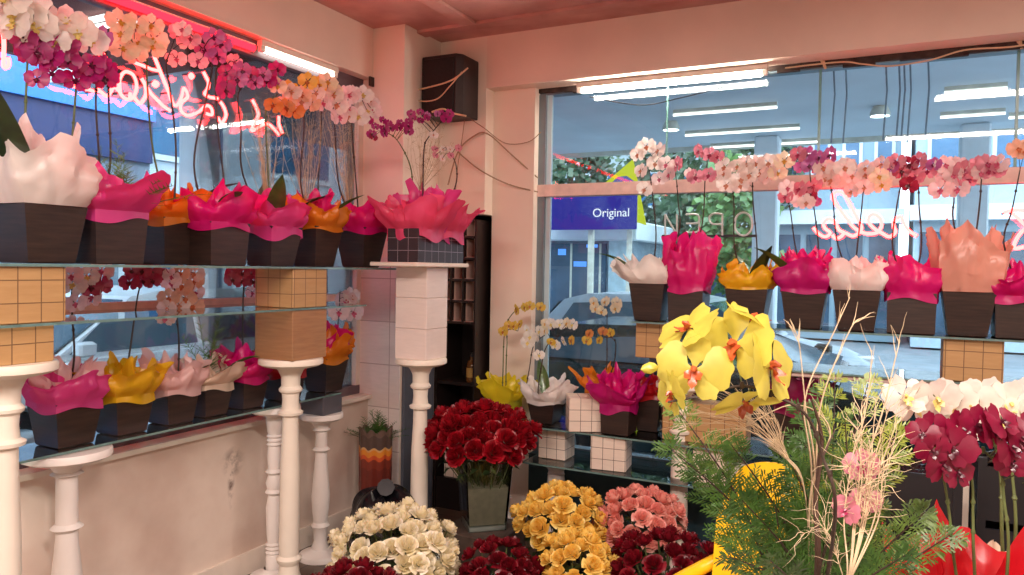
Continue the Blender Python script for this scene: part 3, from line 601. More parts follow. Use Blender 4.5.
t = left_pot(361, 'tapered dark pot with flared pink tissue at the right end of the upper left shelf', .20, .205, wrap='magenta', wh=.14, flare=.10, pts=4, seed=41, drop=.03, taper=.66, leaves=((.4, .2, .07, .9),))
spray(t, [(340, 190), (335, 130), (333, 110), (338, 95)], fill(328, 90, 356, 124, 5, ['pink', 'pale', 'blush'], .10, 14), fx, FL, 13, STEMB)
spray(t, [(357, 195), (352, 130), (350, 98), (357, 94)], fill(342, 92, 374, 122, 6, ['white', 'blush', 'pale'], .10, 15)+[(366, 112, 'white', .09)], fx, FL, 14, STEMB)
# dried grass plumes standing in the last three pots of that shelf
STRAW = mat('dried_straw', '#cdb58f', rough=.8, noise=.2, nscale=40)
def plume(name, label, base, tips, seed, m=STRAW, r=.0011, cat='dried grass', n=1, spreadr=.03, group=None):
    rr = random.Random(seed); mb = MB(); base = Vector(base)
    for tip in tips:
        tip = Vector(tip)
        for k in range(n):
            e = tip+Vector((rr.gauss(0, spreadr), rr.gauss(0, spreadr), rr.gauss(0, spreadr*.8))); mid = base+(e-base)*.5+Vector((rr.gauss(0, spreadr*.5), rr.gauss(0, spreadr*.5), 0))
            q = smoothpts([base+Vector((rr.gauss(0, .004), rr.gauss(0, .004), 0)), mid, e], 4); q = [x-base for x in q]
            mb.tube(q, [r*(1.3-.9*i/(len(q)-1)) for i in range(len(q))], 3)
            for i in range(3, len(q)):
                for s in range(2):
                    d = Vector((rr.uniform(-1, 1), rr.uniform(-1, 1), rr.uniform(.2, 1))).normalized()*rr.uniform(.015, .05); mb.tube([q[i], q[i]+d*.6, q[i]+d+Vector((0, 0, -.004))], [r*.7, r*.5, r*.2], 3)
    o = mb.build(name, m, None, base); return tag(o, label, cat, group)
for px, tx, lb in ((268, 262, 'dried straw grass rising from the pot with the big green leaf'), (306, 304, 'dried straw grass rising from the second orange-wrapped pot'), (350, 338, 'dried straw grass rising from the pot at the right end of the upper left shelf')):
    b = atx(px, 215, XPOT-.03); plume('dried_grass', lb, b, [atx(tx-12, 110, XPOT-.03), atx(tx+4, 105, XPOT-.03), atx(tx+12, 125, XPOT-.05)], px, n=9, spreadr=.035)
# ---- lower left shelf
Z1 = S1+.0105; XL1 = -2.685
f1 = pxs(atx, XL1); flo = (1, -.8, 0)
def low_pot(px, label, wd=.165, h=.165, **kw):
    a = atx(px, 410, XL1); t = potted((XL1, a.y, Z1), wd, h, label, **kw); t['_h'] = h; return t
t = low_pot(65, 'dark pot with pink and pale tissue nearest the left edge on the low left shelf', .18, .165, wrap='pink', wh=.15, flare=.02, pts=3, seed=2, low=.5, amp=.008, inner='palepink')
spray(t, [(74, 360), (72, 310), (73, 285), (82, 275)], fill(68, 268, 112, 306, 8, ['pale', 'white', 'pale', 'crimson'], .085, 21), f1, flo, 21, STEMB)
t = low_pot(122, 'dark pot with amber tissue on the low left shelf', .17, .155, wrap='yellow', wh=.14, flare=.06, pts=5, seed=8, amp=.016, low=.6, leaves=((-2, .14, .06, .8),))
spray(t, [(130, 350), (137, 300), (142, 278)], fill(124, 268, 166, 284, 7, 'crimson', .075, 22), f1, flo, 22, STEMB)
t = low_pot(171, 'dark pot with pale pink tissue right of the amber-wrapped pot on the low left shelf', .165, .15, wrap='palepink', wh=.15, flare=.05, pts=4, seed=9, low=.4, leaves=((-.6, .16, .07, .9),))
spray(t, [(179, 345), (176, 310), (174, 275)], fill(160, 268, 204, 322, 13, ['pale', 'blush', 'peach', 'pale'], .085, 23), f1, flo, 23, STEMB)
t = low_pot(207, 'dark pot with cream tissue and dark leaves on the low left shelf', .16, .145, wrap='cream', wh=.13, flare=.07, pts=4, seed=12, low=.35, leaves=((-.9, .2, .07, .9), (2.3, .14, .05, .8)))
fern(t, (0, 0, .14), 5, .46, 6, FERN, .97)
t = low_pot(244, 'dark pot with magenta tissue left of the plain oak block on the low left shelf', .16, .15, wrap='magenta', wh=.17, flare=.07, pts=4, seed=14, low=.4, leaves=((2.6, .17, .06, .8),))
spray(t, [(243, 345), (243, 300), (244, 278), (236, 272)], fill(228, 267, 258, 284, 6, 'crimson', .07, 25)+[(252, 292, 'pale', .07)], f1, flo, 24, STEMB)
t = low_pot(283, 'dark pot with red tissue hidden behind the smooth ivory pedestal', .16, .145, wrap='red', wh=.13, flare=.04, pts=5, seed=15)
spray(t, [(300, 330), (318, 280)], [], f1, flo, 25, STEMB)
t = low_pot(324, 'big dark pot with orange tissue at the right end of the low left shelf', .185, .185, wrap='orange', wh=.18, flare=.09, pts=4, seed=19, low=.3, taper=.7, inner='magenta')
spray(t, [(337, 330), (340, 290)], [(345, 300, 'pale', .12), (352, 312, 'pale', .12), (338, 312, 'pale', .12), (350, 296, 'blush', .11)], f1, flo, 26, STEMB)
# ---- the ruled planter on the corner pedestal
t = thing('potted_orchid', 'black ruled planter with ruffled coral tissue and small magenta orchids on the corner pedestal', 'potted orchid', (P6.x+.03, P6.y-.005, ZB+.0225)); hp = .165
mb = MB(); ring = lambda a, b, z: [(-a, -b, z), (a, -b, z), (a, b, z), (-a, b, z)]
mb.loft([ring(.09, .215, 0), ring(.09, .215, hp), ring(.08, .205, hp), ring(.08, .205, hp-.03)], 0, True); mb.build('planter', blackruled, t, smooth=False)
MB().box((-.079, -.204, hp-.04), (.079, .204, hp-.028)).build('soil', SOIL, t)
for k, (oy, ww, hh, sd, c) in enumerate(((-.10, .2, .17, 51, 'coral'), (.10, .2, .19, 52, 'coral'), (.0, .17, .25, 53, 'pink'))):
    o = wrap_mesh(ww, hh, .085 if k < 2 else .05, 6, sd, .05, .02, low=.6, wid=1.05).build('wrapping_paper', wrapmat(c), t, (0, oy, hp))
t['_h'] = hp; f6 = lambda x, y: atd(x, y, 3.9)
strap_leaf(t, (-.02, -.14, hp), 2.2, .2, .08, .5, LEAFD)
spray(t, [(414, 195), (410, 165), (397, 140), (385, 132)], fill(366, 120, 412, 140, 12, 'magenta', .05, 31)+[(372, 138, 'crimson', .05), (405, 128, 'magenta', .06)], f6, FL, 31, STEMG)
spray(t, [(423, 190), (424, 150), (428, 138), (441, 122)], fill(408, 113, 450, 124, 9, ['magenta', 'magenta', 'mauve'], .045, 32)+[(443, 121, 'magenta', .06), (432, 136, 'blush', .05)], f6, FL, 32, STEMB)
spray(t, [(454, 190), (456, 165), (448, 150)], fill(428, 146, 458, 162, 7, ['mauve', 'rosy', 'blush'], .04, 33), f6, FL, 33, STEMB)
b = atd(420, 190, 3.93); plume('dried_grass', 'dried straw grass rising from the black ruled planter in the corner', b, [atd(x, y, 3.95) for x, y in ((412, 125), (425, 120), (438, 130), (450, 150))], 77, n=6, spreadr=.03)
# ---- upper right shelf
ZR = R3+.0105; YR = 3.865
fr_ = pxs(aty, YR)
def right_pot(px, label, wd=.2, h=.195, **kw):
    a = aty(px, 300, YR); t = potted((a.x, YR, ZR), wd, h, label, **kw); t['_h'] = h; return t
fg = (-.15, -1, .05)
t = right_pot(651, 'dark pot with cream tissue at the left end of the upper back shelf', .19, .195, wrap='white', wh=.17, flare=.07, pts=5, seed=61, drop=.0, taper=.72, lean=(-.04, -.02), leaves=((2.0, .26, .07, .9), (.2, .16, .05, .3)))
spray(t, [(656, 240), (653, 200), (648, 164), (640, 156)], [(639, 155, 'blush', .09), (650, 148, 'blush', .10), (661, 152, 'blush', .10), (644, 172, 'blush', .085), (647, 190, 'blush', .085), (657, 164, 'blush', .09)], fr_, fg, 41, STEMB)
spray(t, [(678, 235), (678, 200), (675, 172), (669, 164)], [(668, 165, 'pale', .09), (679, 165, 'rosy', .09), (672, 176, 'pale', .085), (662, 180, 'pale', .08)], fr_, fg, 42, STEMB)
t = right_pot(689, 'dark pot with tall puffed magenta tissue second from the left on the upper back shelf', .185, .185, wrap='magenta', wh=.30, flare=.03, pts=5, seed=63, drop=.03, low=.65, amp=.014, taper=.9)
spray(t, [(702, 225), (705, 180), (707, 160), (700, 154)], [(700, 152, 'rosy', .085), (712, 156, 'rosy', .085), (720, 158, 'rosy', .075), (698, 178, 'rosy', .085), (711, 176, 'rosy', .085), (692, 175, 'pale', .07)], fr_, fg, 43, STEMB)
t = right_pot(749, 'dark pot with golden yellow tissue on the upper back shelf', .205, .19, wrap='yellow', wh=.15, flare=.03, pts=6, seed=64, drop=.01, low=.35, leaves=((.5, .22, .06, .6), (-2.6, .2, .06, .3)))
spray(t, [(735, 250), (734, 205), (732, 184)], fill(722, 164, 748, 190, 5, 'blush', .095, 44), fr_, fg, 44, STEMB)
spray(t, [(757, 258), (753, 200), (754, 176), (766, 166)], fill(744, 158, 788, 184, 8, ['blush', 'cream', 'blush'], .095, 45)+[(741, 186, 'blush', .09)], fr_, fg, 45, STEMB)
t = right_pot(805, 'dark pot with purplish magenta tissue right of the golden yellow one', .205, .19, wrap='rose', wh=.19, flare=.05, pts=4, seed=67, drop=.02, low=.4, inner='magenta', leaves=((2.4, .26, .07, .7), (-.5, .14, .06, .7)))
spray(t, [(796, 250), (791, 215), (788, 200)], fill(780, 184, 818, 206, 6, ['rosy', 'blush', 'pale'], .085, 46), fr_, fg, 46, STEMB)
spray(t, [(818, 255), (813, 200), (810, 170), (816, 160)], fill(796, 151, 834, 172, 7, ['mauve', 'rosy'], .085, 47)+[(812, 195, 'crimson', .08), (816, 202, 'magenta', .06)], fr_, fg, 47, STEMB)
t = right_pot(857, 'dark pot with off-white puffed tissue in the middle of the upper back shelf', .205, .19, wrap='white', wh=.17, flare=.03, pts=6, seed=71, drop=.0, low=.6, amp=.018)
spray(t, [(838, 245), (833, 200), (830, 184)], fill(820, 166, 850, 186, 5, 'blush', .09, 48), fr_, fg, 48, STEMB)
spray(t, [(857, 250), (862, 205), (864, 180)], fill(846, 162, 888, 194, 9, ['blush', 'cream', 'blush'], .09, 49), fr_, fg, 49, STEMB)
t = right_pot(911, 'dark pot with smooth magenta tissue left of the big peach-wrapped pot', .2, .185, wrap='magenta', wh=.19, flare=.02, pts=4, seed=73, drop=.035, taper=.95, low=.5)
spray(t, [(893, 250), (897, 205), (902, 180), (899, 168)], [(897, 163, 'rosy', .085), (902, 172, 'crimson', .08), (893, 168, 'mauve', .07)], fr_, fg, 50, STEMB)
spray(t, [(921, 250), (919, 205), (918, 182), (912, 172)], [(910, 165, 'crimson', .085), (920, 162, 'rosy', .085), (928, 172, 'rosy', .08), (910, 186, 'crimson', .085), (935, 166, 'mauve', .07), (916, 178, 'rosy', .085)], fr_, fg, 51, STEMB)
t = right_pot(967, 'dark pot with big peach pink tissue towards the right end of the upper back shelf', .205, .195, wrap='peach', wh=.34, flare=.07, pts=4, seed=75, drop=.0, low=.6, taper=.72, amp=.008)
spray(t, [(954, 225), (954, 200), (953, 186), (944, 178)], fill(936, 164, 974, 194, 8, ['pale', 'rosy', 'pale'], .09, 52), fr_, fg, 52, STEMB)
spray(t, [(979, 210), (981, 185), (982, 172)], fill(974, 158, 1002, 180, 6, ['pale', 'rosy'], .085, 53), fr_, fg, 53, STEMB)
t = right_pot(1019, 'dark pot with magenta tissue cut off by the right edge of the photo', .2, .185, wrap='magenta', wh=.14, flare=.05, pts=5, seed=78, drop=.03, taper=.9)
spray(t, [(1004, 245), (1012, 210), (1020, 170)], [(1018, 150, 'peach', .09), (1026, 152, 'peach', .09)], fr_, fg, 54, STEMB)
# ---- low back shelf
ZLO = ZBs+.0105; YLO = 3.9; fl_ = pxs(aty, YLO)
def lowr(px, label, wd=.17, h=.16, y=YLO, z=ZLO, **kw):
    a = aty(px, 420, y); t = potted((a.x, y, z), wd, h, label, **kw); t['_h'] = h; return t
pedestal((-2.03, 3.98, 0), .575, 'white pedestal behind the red roses under the yellow-wrapped pot', PEDW, 1, .10, .042)
t = lowr(503, 'pot with lemon yellow tissue and greenish yellow orchids beside the dark cabinet', .17, .19, 3.98, .575, wrap='lemon', wh=.17, flare=.08, pts=5, seed=81, drop=.09)
ff = pxs(aty, 3.98)
spray(t, [(503, 372), (505, 330), (514, 312), (526, 306)], fill(516, 304, 546, 314, 5, 'canary', .06, 55), ff, fg, 55, STEMG)
spray(t, [(506, 372), (507, 345), (508, 330), (518, 331)], fill(506, 322, 528, 334, 4, 'canary', .06, 56), ff, fg, 56, STEMG)
t = lowr(546, 'dark pot with white tissue and white orchids at the end of the low back shelf', .17, .13, wrap='white', wh=.15, flare=.06, pts=3, seed=83, drop=.02, low=.2, leaves=((.6, .22, .06, .5),))
spray(t, [(527, 395), (530, 365), (534, 345), (545, 335)], fill(526, 326, 548, 346, 5, 'white', .075, 57)+[(542, 355, 'white', .07)], fl_, fg, 57, STEMB)
spray(t, [(538, 395), (545, 350), (556, 340)], fill(545, 322, 580, 332, 6, ['cream', 'white'], .07, 58)+fill(552, 338, 580, 348, 4, ['white', 'canary'], .06, 59), fl_, fg, 58, STEMB)
t = lowr(619, 'dark pot with spread magenta tissue on the low back shelf', .165, .165, y=3.84, wrap='rose', wh=.17, flare=.11, pts=4, seed=85, drop=.045, low=.3, taper=.9, inner='magenta')
t2 = lowr(598, 'dark pot with orange tissue behind the magenta-wrapped pot on the low back shelf', .12, .2, y=4.02, wrap='orange', wh=.14, flare=.06, pts=4, seed=86, low=.3)
f2 = pxs(aty, 4.02)
spray(t2, [(606, 375), (607, 330), (607, 305)], fill(592, 298, 622, 314, 6, 'cream', .075, 60), f2, fg, 60, STEMB)
spray(t2, [(612, 370), (616, 345), (612, 338)], fill(588, 330, 618, 344, 5, ['canary', 'orange'], .06, 61), f2, fg, 61, STEMB)
t3 = lowr(650, 'dark pot with red tissue right of the magenta-wrapped pot on the low back shelf', .15, .2, y=4.0, wrap='red', wh=.1, flare=.03, pts=5, seed=87)
t = lowr(676, 'dark reddish pot on the low back shelf close to the ivory pedestal', .15, .22, y=3.99, potmat=mat('red_brown_pot', '#4a2320', rough=.4, col2='#33181a', nscale=6), wrap='plum', wh=.05, flare=.03, pts=6, seed=88)
t = lowr(795, 'dark pot with deep pink tissue behind the yellow moth orchid', .18, .2, y=3.98, wrap='plum', wh=.2, flare=.08, pts=4, seed=89)
# ------------------------------------------------------------------ cabinet in the corner
blackwood = mat('black_brown_wood', '#231a18', rough=.4, noise=.2, nscale=6); cubby = mat('cubby_lining', '#e6c8ba', rough=.7, noise=.06); blueblk = mat('slate_blue_panel', '#5a606c', rough=.45, noise=.05)
cx0, cx1, cy0, cy1, ch = -2.594, -2.30, 4.07, 4.40, 1.87
t = thing('cabinet', 'tall black-brown cabinet with pigeonholes set in the corner niche', 'cabinet', ((cx0+cx1)/2, (cy0+cy1)/2, 0)); W = (cx1-cx0)/2; D = (cy1-cy0)/2
cs = MB(); cs.box((-W, -D, 0), (-W+.02, D, ch)).box((W-.012, -D, 0), (W, D, ch)).box((-W, -D, ch-.025), (W, D, ch)).box((-W+.02, -D+.01, 0), (W-.02, D, .20)).box((-W+.02, D-.015, .2), (W-.02, D, 1.2)); cs.build('carcass', blackwood, t, smooth=False)
MB().box((-W+.02, -D+.13, 1.19), (W-.02, -D+.14, ch-.025)).build('back_panel', cubby, t, smooth=False)
for z in (1.19, 1.325, 1.46, 1.595, 1.73): MB().box((-W+.0205, -D+.005, z), (W-.0205, -D+.13, z+.014)).build('shelf', blackwood, t, smooth=False)
for k in range(1, 3): MB().box((-W+.012+k*.0875, -D+.012, 1.204), (-W+.024+k*.0875, -D+.13, ch-.026)).build('divider', blackwood, t, smooth=False)
for k in range(3):
    for z in (1.204, 1.339, 1.474, 1.609, 1.744):
        x_ = -W+.0265+k*.0875; x2 = x_+.072; MB().box((x_, -D+.02, z+.001), (x2, -D+.129, z+.003)).box((x_, -D+.04, z+.003), (x_+.002, -D+.129, z+.115)).build('lining', cubby, t, smooth=False)
MB().box((-W+.0205, -D+.01, .80), (W-.0205, D-.016, .82)).build('shelf', blackwood, t, smooth=False)
pb = MB().bbox((0, 0, 0), (.02, .33, 1.17), .003).build('board', blueblk, None, (-2.599, 3.715, 0.001), smooth=False); tag(pb, 'slate blue board standing against the side of the white-tiled pillar', 'board')
bt = thing('bottle', 'small brown bottle with cap on the cabinet shelf', 'bottle', (-2.36, 4.14, .8205)); MB().lathe([(.001, 0), (.032, 0), (.034, .01), (.034, .10), (.028, .125), (.013, .14), (.013, .165)], 16).build('body', mat('amber_glass', '#6b4a22', rough=.1, noise=.1), bt)
MB().lathe([(.026, .03), (.0345, .03), (.0345, .09), (.026, .09)], 16).build('paper_label', mat('label_paper', '#c9a85c', rough=.7), bt); MB().lathe([(.015, .160), (.015, .185), (.001, .186)], 12).build('cap', mat('black_plastic', '#17161a'), bt)
block('white_block', 'white ruled block on the bottom board of the dark cabinet', (-2.43, 4.19, 0), .2, .18, .2005, .40, whiteruled)
# ------------------------------------------------------------------ loudspeaker with its loops of cable
BLACK = mat('black_plastic', '#17161a', rough=.35)
t = thing('loudspeaker', 'black loudspeaker hung high in the corner under the ceiling', 'speaker', (-2.455, 3.985, 2.465))
spk = mat('speaker_vinyl', '#2b2020', rough=.5, noise=.1, nscale=30); sp = MB()
def rg(z, k): return [(-.135*k, -.11*k, z), (.105*k, -.11*k, z), (.135*k, -.07*k, z), (.135*k, .11, z), (-.135*k, .11, z)]
sp.loft([rg(0, .97), rg(.006, 1), rg(.355, 1), rg(.362, .97)], 0, True).build('enclosure', spk, t, smooth=False)
MB().bbox((-.12, -.122, .02), (.095, -.111, .342), .004).build('grille', mat('grille_cloth', '#201818', rough=.8, noise=.25, nscale=80), t)
MB().box((-.05, .11, .1), (.05, .114, .25)).build('wall_bracket', alu, t)
cream = mat('cream_cable', '#d9b893', rough=.5, noise=.05); greycab = mat('grey_cable', '#a08468', rough=.5, noise=.05)
def cable(label, pts, m, r=.004):
    q = smoothpts(pts, 8); b = Vector(q[0]); o = MB().tube([p-b for p in q], r, 6).build('cable', m, None, b); return tag(o, label, 'cable')
sy = 3.855
cable('cream cable slung across the front of the black loudspeaker', [aty(400, 93, sy), aty(430, 87, sy), aty(452, 80, sy), aty(468, 68, sy)], cream, .005)
cable('pale cable looping under the cream one on the black loudspeaker', [aty(408, 95, sy), aty(420, 101, sy), aty(437, 99, sy), aty(450, 86, sy), aty(462, 72, sy)], cream, .004)
cable('pale cable hanging below the black loudspeaker', [aty(432, 112, sy), aty(443, 109, sy), aty(452, 113, sy), aty(466, 116, sy)], cream, .006)
cable('thin dark cable arching from the planter over the pillar to the back window', [aty(448, 185, 4.06), aty(458, 152, 4.07), aty(474, 136, 4.07), aty(488, 134, 4.08), aty(512, 155, 4.17), aty(538, 178, 4.22)], greycab, .0045)
cable('thin cable sagging low across the pillar to the window cross bar', [aty(458, 152, 4.05), aty(480, 170, 4.07), aty(508, 184, 4.15), aty(538, 192, 4.22)], greycab, .0045)
cable('thin cable running from the loudspeaker towards the top of the back window', [aty(466, 116, 4.06), aty(484, 128, 4.07), aty(505, 143, 4.17), aty(528, 142, 4.17), aty(541, 132, 4.20)], greycab, .003)
cable('dark cord hanging straight down the wall from the loudspeaker', [aty(465, 116, 4.07), aty(462, 140, 4.07), aty(458, 165, 4.07), aty(455, 195, 4.07)], greycab, .003)
cable('thin black wire sagging below the glowing tube at the back window', [aty(590, 97, 4.24), aty(640, 105, 4.24), aty(680, 98, 4.24), aty(735, 84, 4.24)], BLACK, .003)
cable('pale loose cable along the red-lit soffit at the upper right', [aty(785, 68, 4.2), aty(840, 62, 4.2), aty(862, 64, 4.2), aty(890, 66, 4.2), aty(930, 60, 4.2), aty(965, 50, 4.2), aty(1010, 47, 4.2), aty(1040, 42, 4.2)], cream, .004)
for px, py, lb in ((820, 55, 'left'), (1016, 35, 'right')):
    a = aty(px, py, 4.26); b = aty(px+6, py+14, 4.26)
    o = MB().tube([Vector(), (b-a)*.5+Vector((0, -.01, 0)), b-a], [.014, .011, .006], 7).build('putty_lump', cream, None, a); tag(o, 'pale lump of putty at the top of the %s glass seam' % lb, 'putty')
# ------------------------------------------------------------------ corner clutter
def banded():
    m, nt, out = newmat('striped_vase_glaze'); b = N(nt, 'ShaderNodeBsdfPrincipled'); b.inputs['Roughness'].default_value = .35; nt.links.new(b.outputs[0], out.inputs[0])
    tc = N(nt, 'ShaderNodeTexCoord'); sx = N(nt, 'ShaderNodeSeparateXYZ'); nt.links.new(tc.outputs['Object'], sx.inputs[0])
    at = N(nt, 'ShaderNodeMath', operation='ARCTAN2'); nt.links.new(sx.outputs[0], at.inputs[0]); nt.links.new(sx.outputs[1], at.inputs[1])
    m8 = N(nt, 'ShaderNodeMath', operation='MULTIPLY'); m8.inputs[1].default_value = 9; nt.links.new(at.outputs[0], m8.inputs[0]); sn = N(nt, 'ShaderNodeMath', operation='SINE'); nt.links.new(m8.outputs[0], sn.inputs[0])
    ma = N(nt, 'ShaderNodeMath', operation='MULTIPLY_ADD'); ma.inputs[1].default_value = .008; nt.links.new(sn.outputs[0], ma.inputs[0]); nt.links.new(sx.outputs[2], ma.inputs[2])
    rp = N(nt, 'ShaderNodeValToRGB'); rp.color_ramp.interpolation = 'CONSTANT'; e = rp.color_ramp.elements; e[0].position = 0; e[0].color = lin('#6e2a20'); e[1].position = .38; e[1].color = lin('#7d3325')
    for p, c in ((.43, '#c9532a'), (.455, '#d8852c'), (.485, '#cfa06a'), (.50, '#55433c'), (.57, '#6a544a')): x = e.new(p); x.color = lin(c)
    nt.links.new(ma.outputs[0], rp.inputs[0]); nt.links.new(rp.outputs[0], b.inputs['Base Color']); return m
a = aty(376, 430, 3.53); t = thing('floor_vase', 'tall vase with wavy brown and orange bands standing by the left wall', 'vase', (a.x, 3.53, 0))
vb = MB()
def vr(r, z): return [((r+.004*math.sin(9*k*2*PI/72))*math.cos(k*2*PI/72), (r+.004*math.sin(9*k*2*PI/72))*math.sin(k*2*PI/72), z+(.012*math.sin(9*k*2*PI/72) if z > .55 else 0)) for k in range(72)]
vb.loft([vr(.085, 0), vr(.088, .02), vr(.092, .3), vr(.095, .6), vr(.085, .6), vr(.082, .5)], 0, True).build('body', banded(), t)
fernd = fern(t, (0, .0, .50), 22, .34, 9, FERND, .95, 'foliage')
a = aty(382, 500, 3.12); t = thing('trash_bag', 'black plastic bag slumped on the floor by the striped vase', 'bag', (a.x-.02, 3.16, 0)); rr = random.Random(5); ph = [rr.uniform(0, 6) for _ in range(9)]
def bagf(u, v):
    a_ = 2*PI*u; th = PI*.5*(v*2-1); r = .17*math.cos(th)**.55*(1+.10*math.sin(3*a_+ph[0]+4*v)+.06*math.sin(7*a_+ph[1]-6*v)+.03*math.sin(15*a_+ph[2]+9*v)); z = .19+.19*math.sin(th)*(1+.12*math.sin(2*a_+ph[3])+.06*math.sin(9*a_+ph[4]))
    return (r*math.cos(a_)*1.1, r*math.sin(a_), max(.001, z))
MB().grid(bagf, 56, 26, 0, True).build('sack', mat('bin_liner', '#121217', rough=.22, noise=.1), t)
MB().tube([(0, 0, .37), (.03, -.02, .40), (.05, -.05, .42)], [.03, .02, .045], 9).build('knot', mat('bin_liner', '#121217'), t)
# ------------------------------------------------------------------ roses
def rose_mesh(seed, m, openness=.5):
    r = random.Random(seed); mb = MB(); mb.closed = False
    layers = [(3, .10, .95, .02), (4, .20, .92, .10), (5, .31, .84, .24), (5, .40, .70, .44), (5, .46, .54, .70)]
    for li, (n, R, H, fl) in enumerate(layers):
        for k in range(n):
            a0 = 2*PI*(k+.37*li)/n+r.uniform(-.15, .15); span = PI*1.45/n+.25; hh = H*r.uniform(.93, 1.05); f_ = fl*openness*2*r.uniform(.8, 1.2)
            def f(u, v, a0=a0, span=span, R=R, hh=hh, f_=f_):
                a = a0+(u-.5)*span*(.55+.45*math.sin(PI*min(1, v*.62+.2))); rr = R*(.30+.70*math.sin(PI*.5*min(1, v*1.4)))+f_*.28*max(0, v-.45)**1.6*2.2; z = hh*(v-.10*v*v*f_*3)*.75 - .07*(2*abs(u-.5))**2.5*v - f_*.12*max(0, v-.7)
                return (rr*math.cos(a), rr*math.sin(a), z)
            mb.grid(f, 4, 5, 0)
    mb.lathe([(.001, -.06), (.10, -.05), (.16, .03), (.10, .09)], 8, (0, 0, 0), 1, False)
    for k in range(5):
        a = 2*PI*k/5; c, s = math.cos(a), math.sin(a); mb.add([(.1*c-.05*s, .1*s+.05*c, 0), (.1*c+.05*s, .1*s-.05*c, 0), (.48*c, .48*s, .02)], [(0, 1, 2)], 1)
    return mb.mesh('bloom', [m, LEAFD])
RC = dict(red=('#b80f24', '#7c0918'), white=('#faf4e2', '#ece0b4'), yellow=('#f8e084', '#efc24e'), pink=('#f6bfae', '#ec9288'), dark=('#8c0d22', '#5a0815'))
RM = {k: [rose_mesh(i*7+3, thin('rose_'+k, a, .28, .05, .4, b, 2.0), .35+.2*i) for i in range(3)] for k, (a, b) in RC.items()}
def stem_mesh(L):
    mb = MB(); mb.tube([(0, 0, -L), (.006, .004, -L*.5), (0, 0, 0)], [.0028, .0025, .0028], 5)
    for (z, a) in ((-.06, .3), (-.09, 2.6), (-.12, 4.4)):
        c, s = math.cos(a), math.sin(a); mb.add([(0, 0, z), (.03*c-.014*s, .03*s+.014*c, z+.02), (.065*c, .065*s, z+.012), (.03*c+.014*s, .03*s-.014*c, z+.02)], [(0, 1, 2, 3)], 1)
    return mb.mesh('stem', [STEMG, LEAFD])
STM = {}
def bunch(kind, centre, R, zr, n, size, label, group, mouth, zmouth, seed, cat='rose', toward=None):
    """roses over the upper front of a dome; each stem runs into the vessel's mouth"""
    rr = random.Random(seed); centre = Vector(centre); made = []; tries = 0; view = (EYE-centre); view.z = 0; view.normalize()
    while len(made) < n and tries < 6000:
        tries += 1; d = Vector((rr.gauss(0, 1), rr.gauss(0, 1), rr.gauss(0, 1))).normalized()
        if d.z < -.25 or (d.dot(view) < -.45 and d.z < .6): continue
        k = rr.uniform(.84, 1.06); p = centre+Vector((d.x*R*k, d.y*R*k, d.z*zr*k)); lim = size*(.86 if tries < 2500 else .70)
        if any((p-q).length < lim for q, _ in made): continue
        made.append((p, d))
    for i, (p, d) in enumerate(made):
        t = thing('rose', label, cat, p, group); nd = Vector((d.x, d.y, d.z*.8+.55)).normalized(); q = facing(nd, rr.uniform(0, 6)); s = size*rr.uniform(.88, 1.12)*1.05
        link('bloom', rr.choice(RM[kind]), t, nd*(-size*.35), q, s)
        root = Vector((mouth[0]+rr.uniform(-.03, .03), mouth[1]+rr.uniform(-.03, .03), zmouth)); v = (p-nd*size*.35)-root; L = round(max(.12, v.length)*25)/25
        if L not in STM: STM[L] = stem_mesh(L)
        o = link('stem', STM[L], t, nd*(-size*.35), Vector((0, 0, 1)).rotation_difference(v))
    return len(made)
def bucket(label, loc, R, H, m):
    t = thing('bucket', label, 'bucket', loc); MB().lathe([(.001, 0), (R*.8, 0), (R*.82, .01), (R, H-.012), (R*1.05, H-.008), (R*1.05, H), (R*.96, H), (R*.78, .02), (.001, .02)], 30, cap=False).build('body', m, t)
    hd = MB(); hd.tube([(R*1.03*math.cos(a), R*1.03*math.sin(a)*.25, H-.02-R*.7*math.sin(a)) for a in [k*PI/10 for k in range(11)]], .003, 5); hd.build('handle', alu, t); return t
bk = mat('black_bucket_plastic', '#1d1c20', rough=.4, noise=.08)
def rosebucket(kind, px, py, D, Rp, zp, n, size, rl, grp, bl, seed, bR=.11, bH=.28, m=bk):
    c = atd(px, py, D); R = Rp*D/FPX; zr = zp*D/FPX
    bucket(bl, (c.x, c.y, 0), bR, bH, m); return bunch(kind, c, R, zr, n, size, rl, grp, (c.x, c.y), .1, seed)
rosebucket('white', 396, 552, 3.05, 62, 42, 62, .066, 'creamy white rose in the big bunch on the floor left of the glass vase', 'white roses in the bunch', 'black bucket under the creamy white roses', 1, .14, .30)
rosebucket('dark', 352, 590, 2.7, 42, 26, 22, .060, 'dark red rose in the small bunch in front of the creamy white roses', 'dark red roses in front of the white ones', 'black bucket under the dark red roses before the white bunch', 2)
rosebucket('dark', 500, 575, 2.95, 42, 32, 28, .060, 'dark red rose in the bunch in front of the tall glass vase', 'dark red roses before the glass vase', 'black bucket under the dark red roses before the glass vase', 3)
rosebucket('yellow', 560, 520, 3.45, 44, 36, 36, .070, 'yellow rose in the taller rear bunch left of the pink roses', 'yellow roses in the rear bunch', 'black bucket under the rear bunch of yellow roses', 4)
rosebucket('yellow', 578, 565, 2.98, 36, 32, 26, .062, 'yellow rose in the nearer bunch in front of the first yellow bunch', 'yellow roses in the nearer bunch', 'black bucket under the nearer bunch of yellow roses', 5)
rosebucket('pink', 640, 520, 3.42, 42, 34, 34, .066, 'salmon pink rose in the round bunch beside the ivory pedestal', 'salmon pink roses in the bunch', 'black bucket under the salmon pink roses', 6)
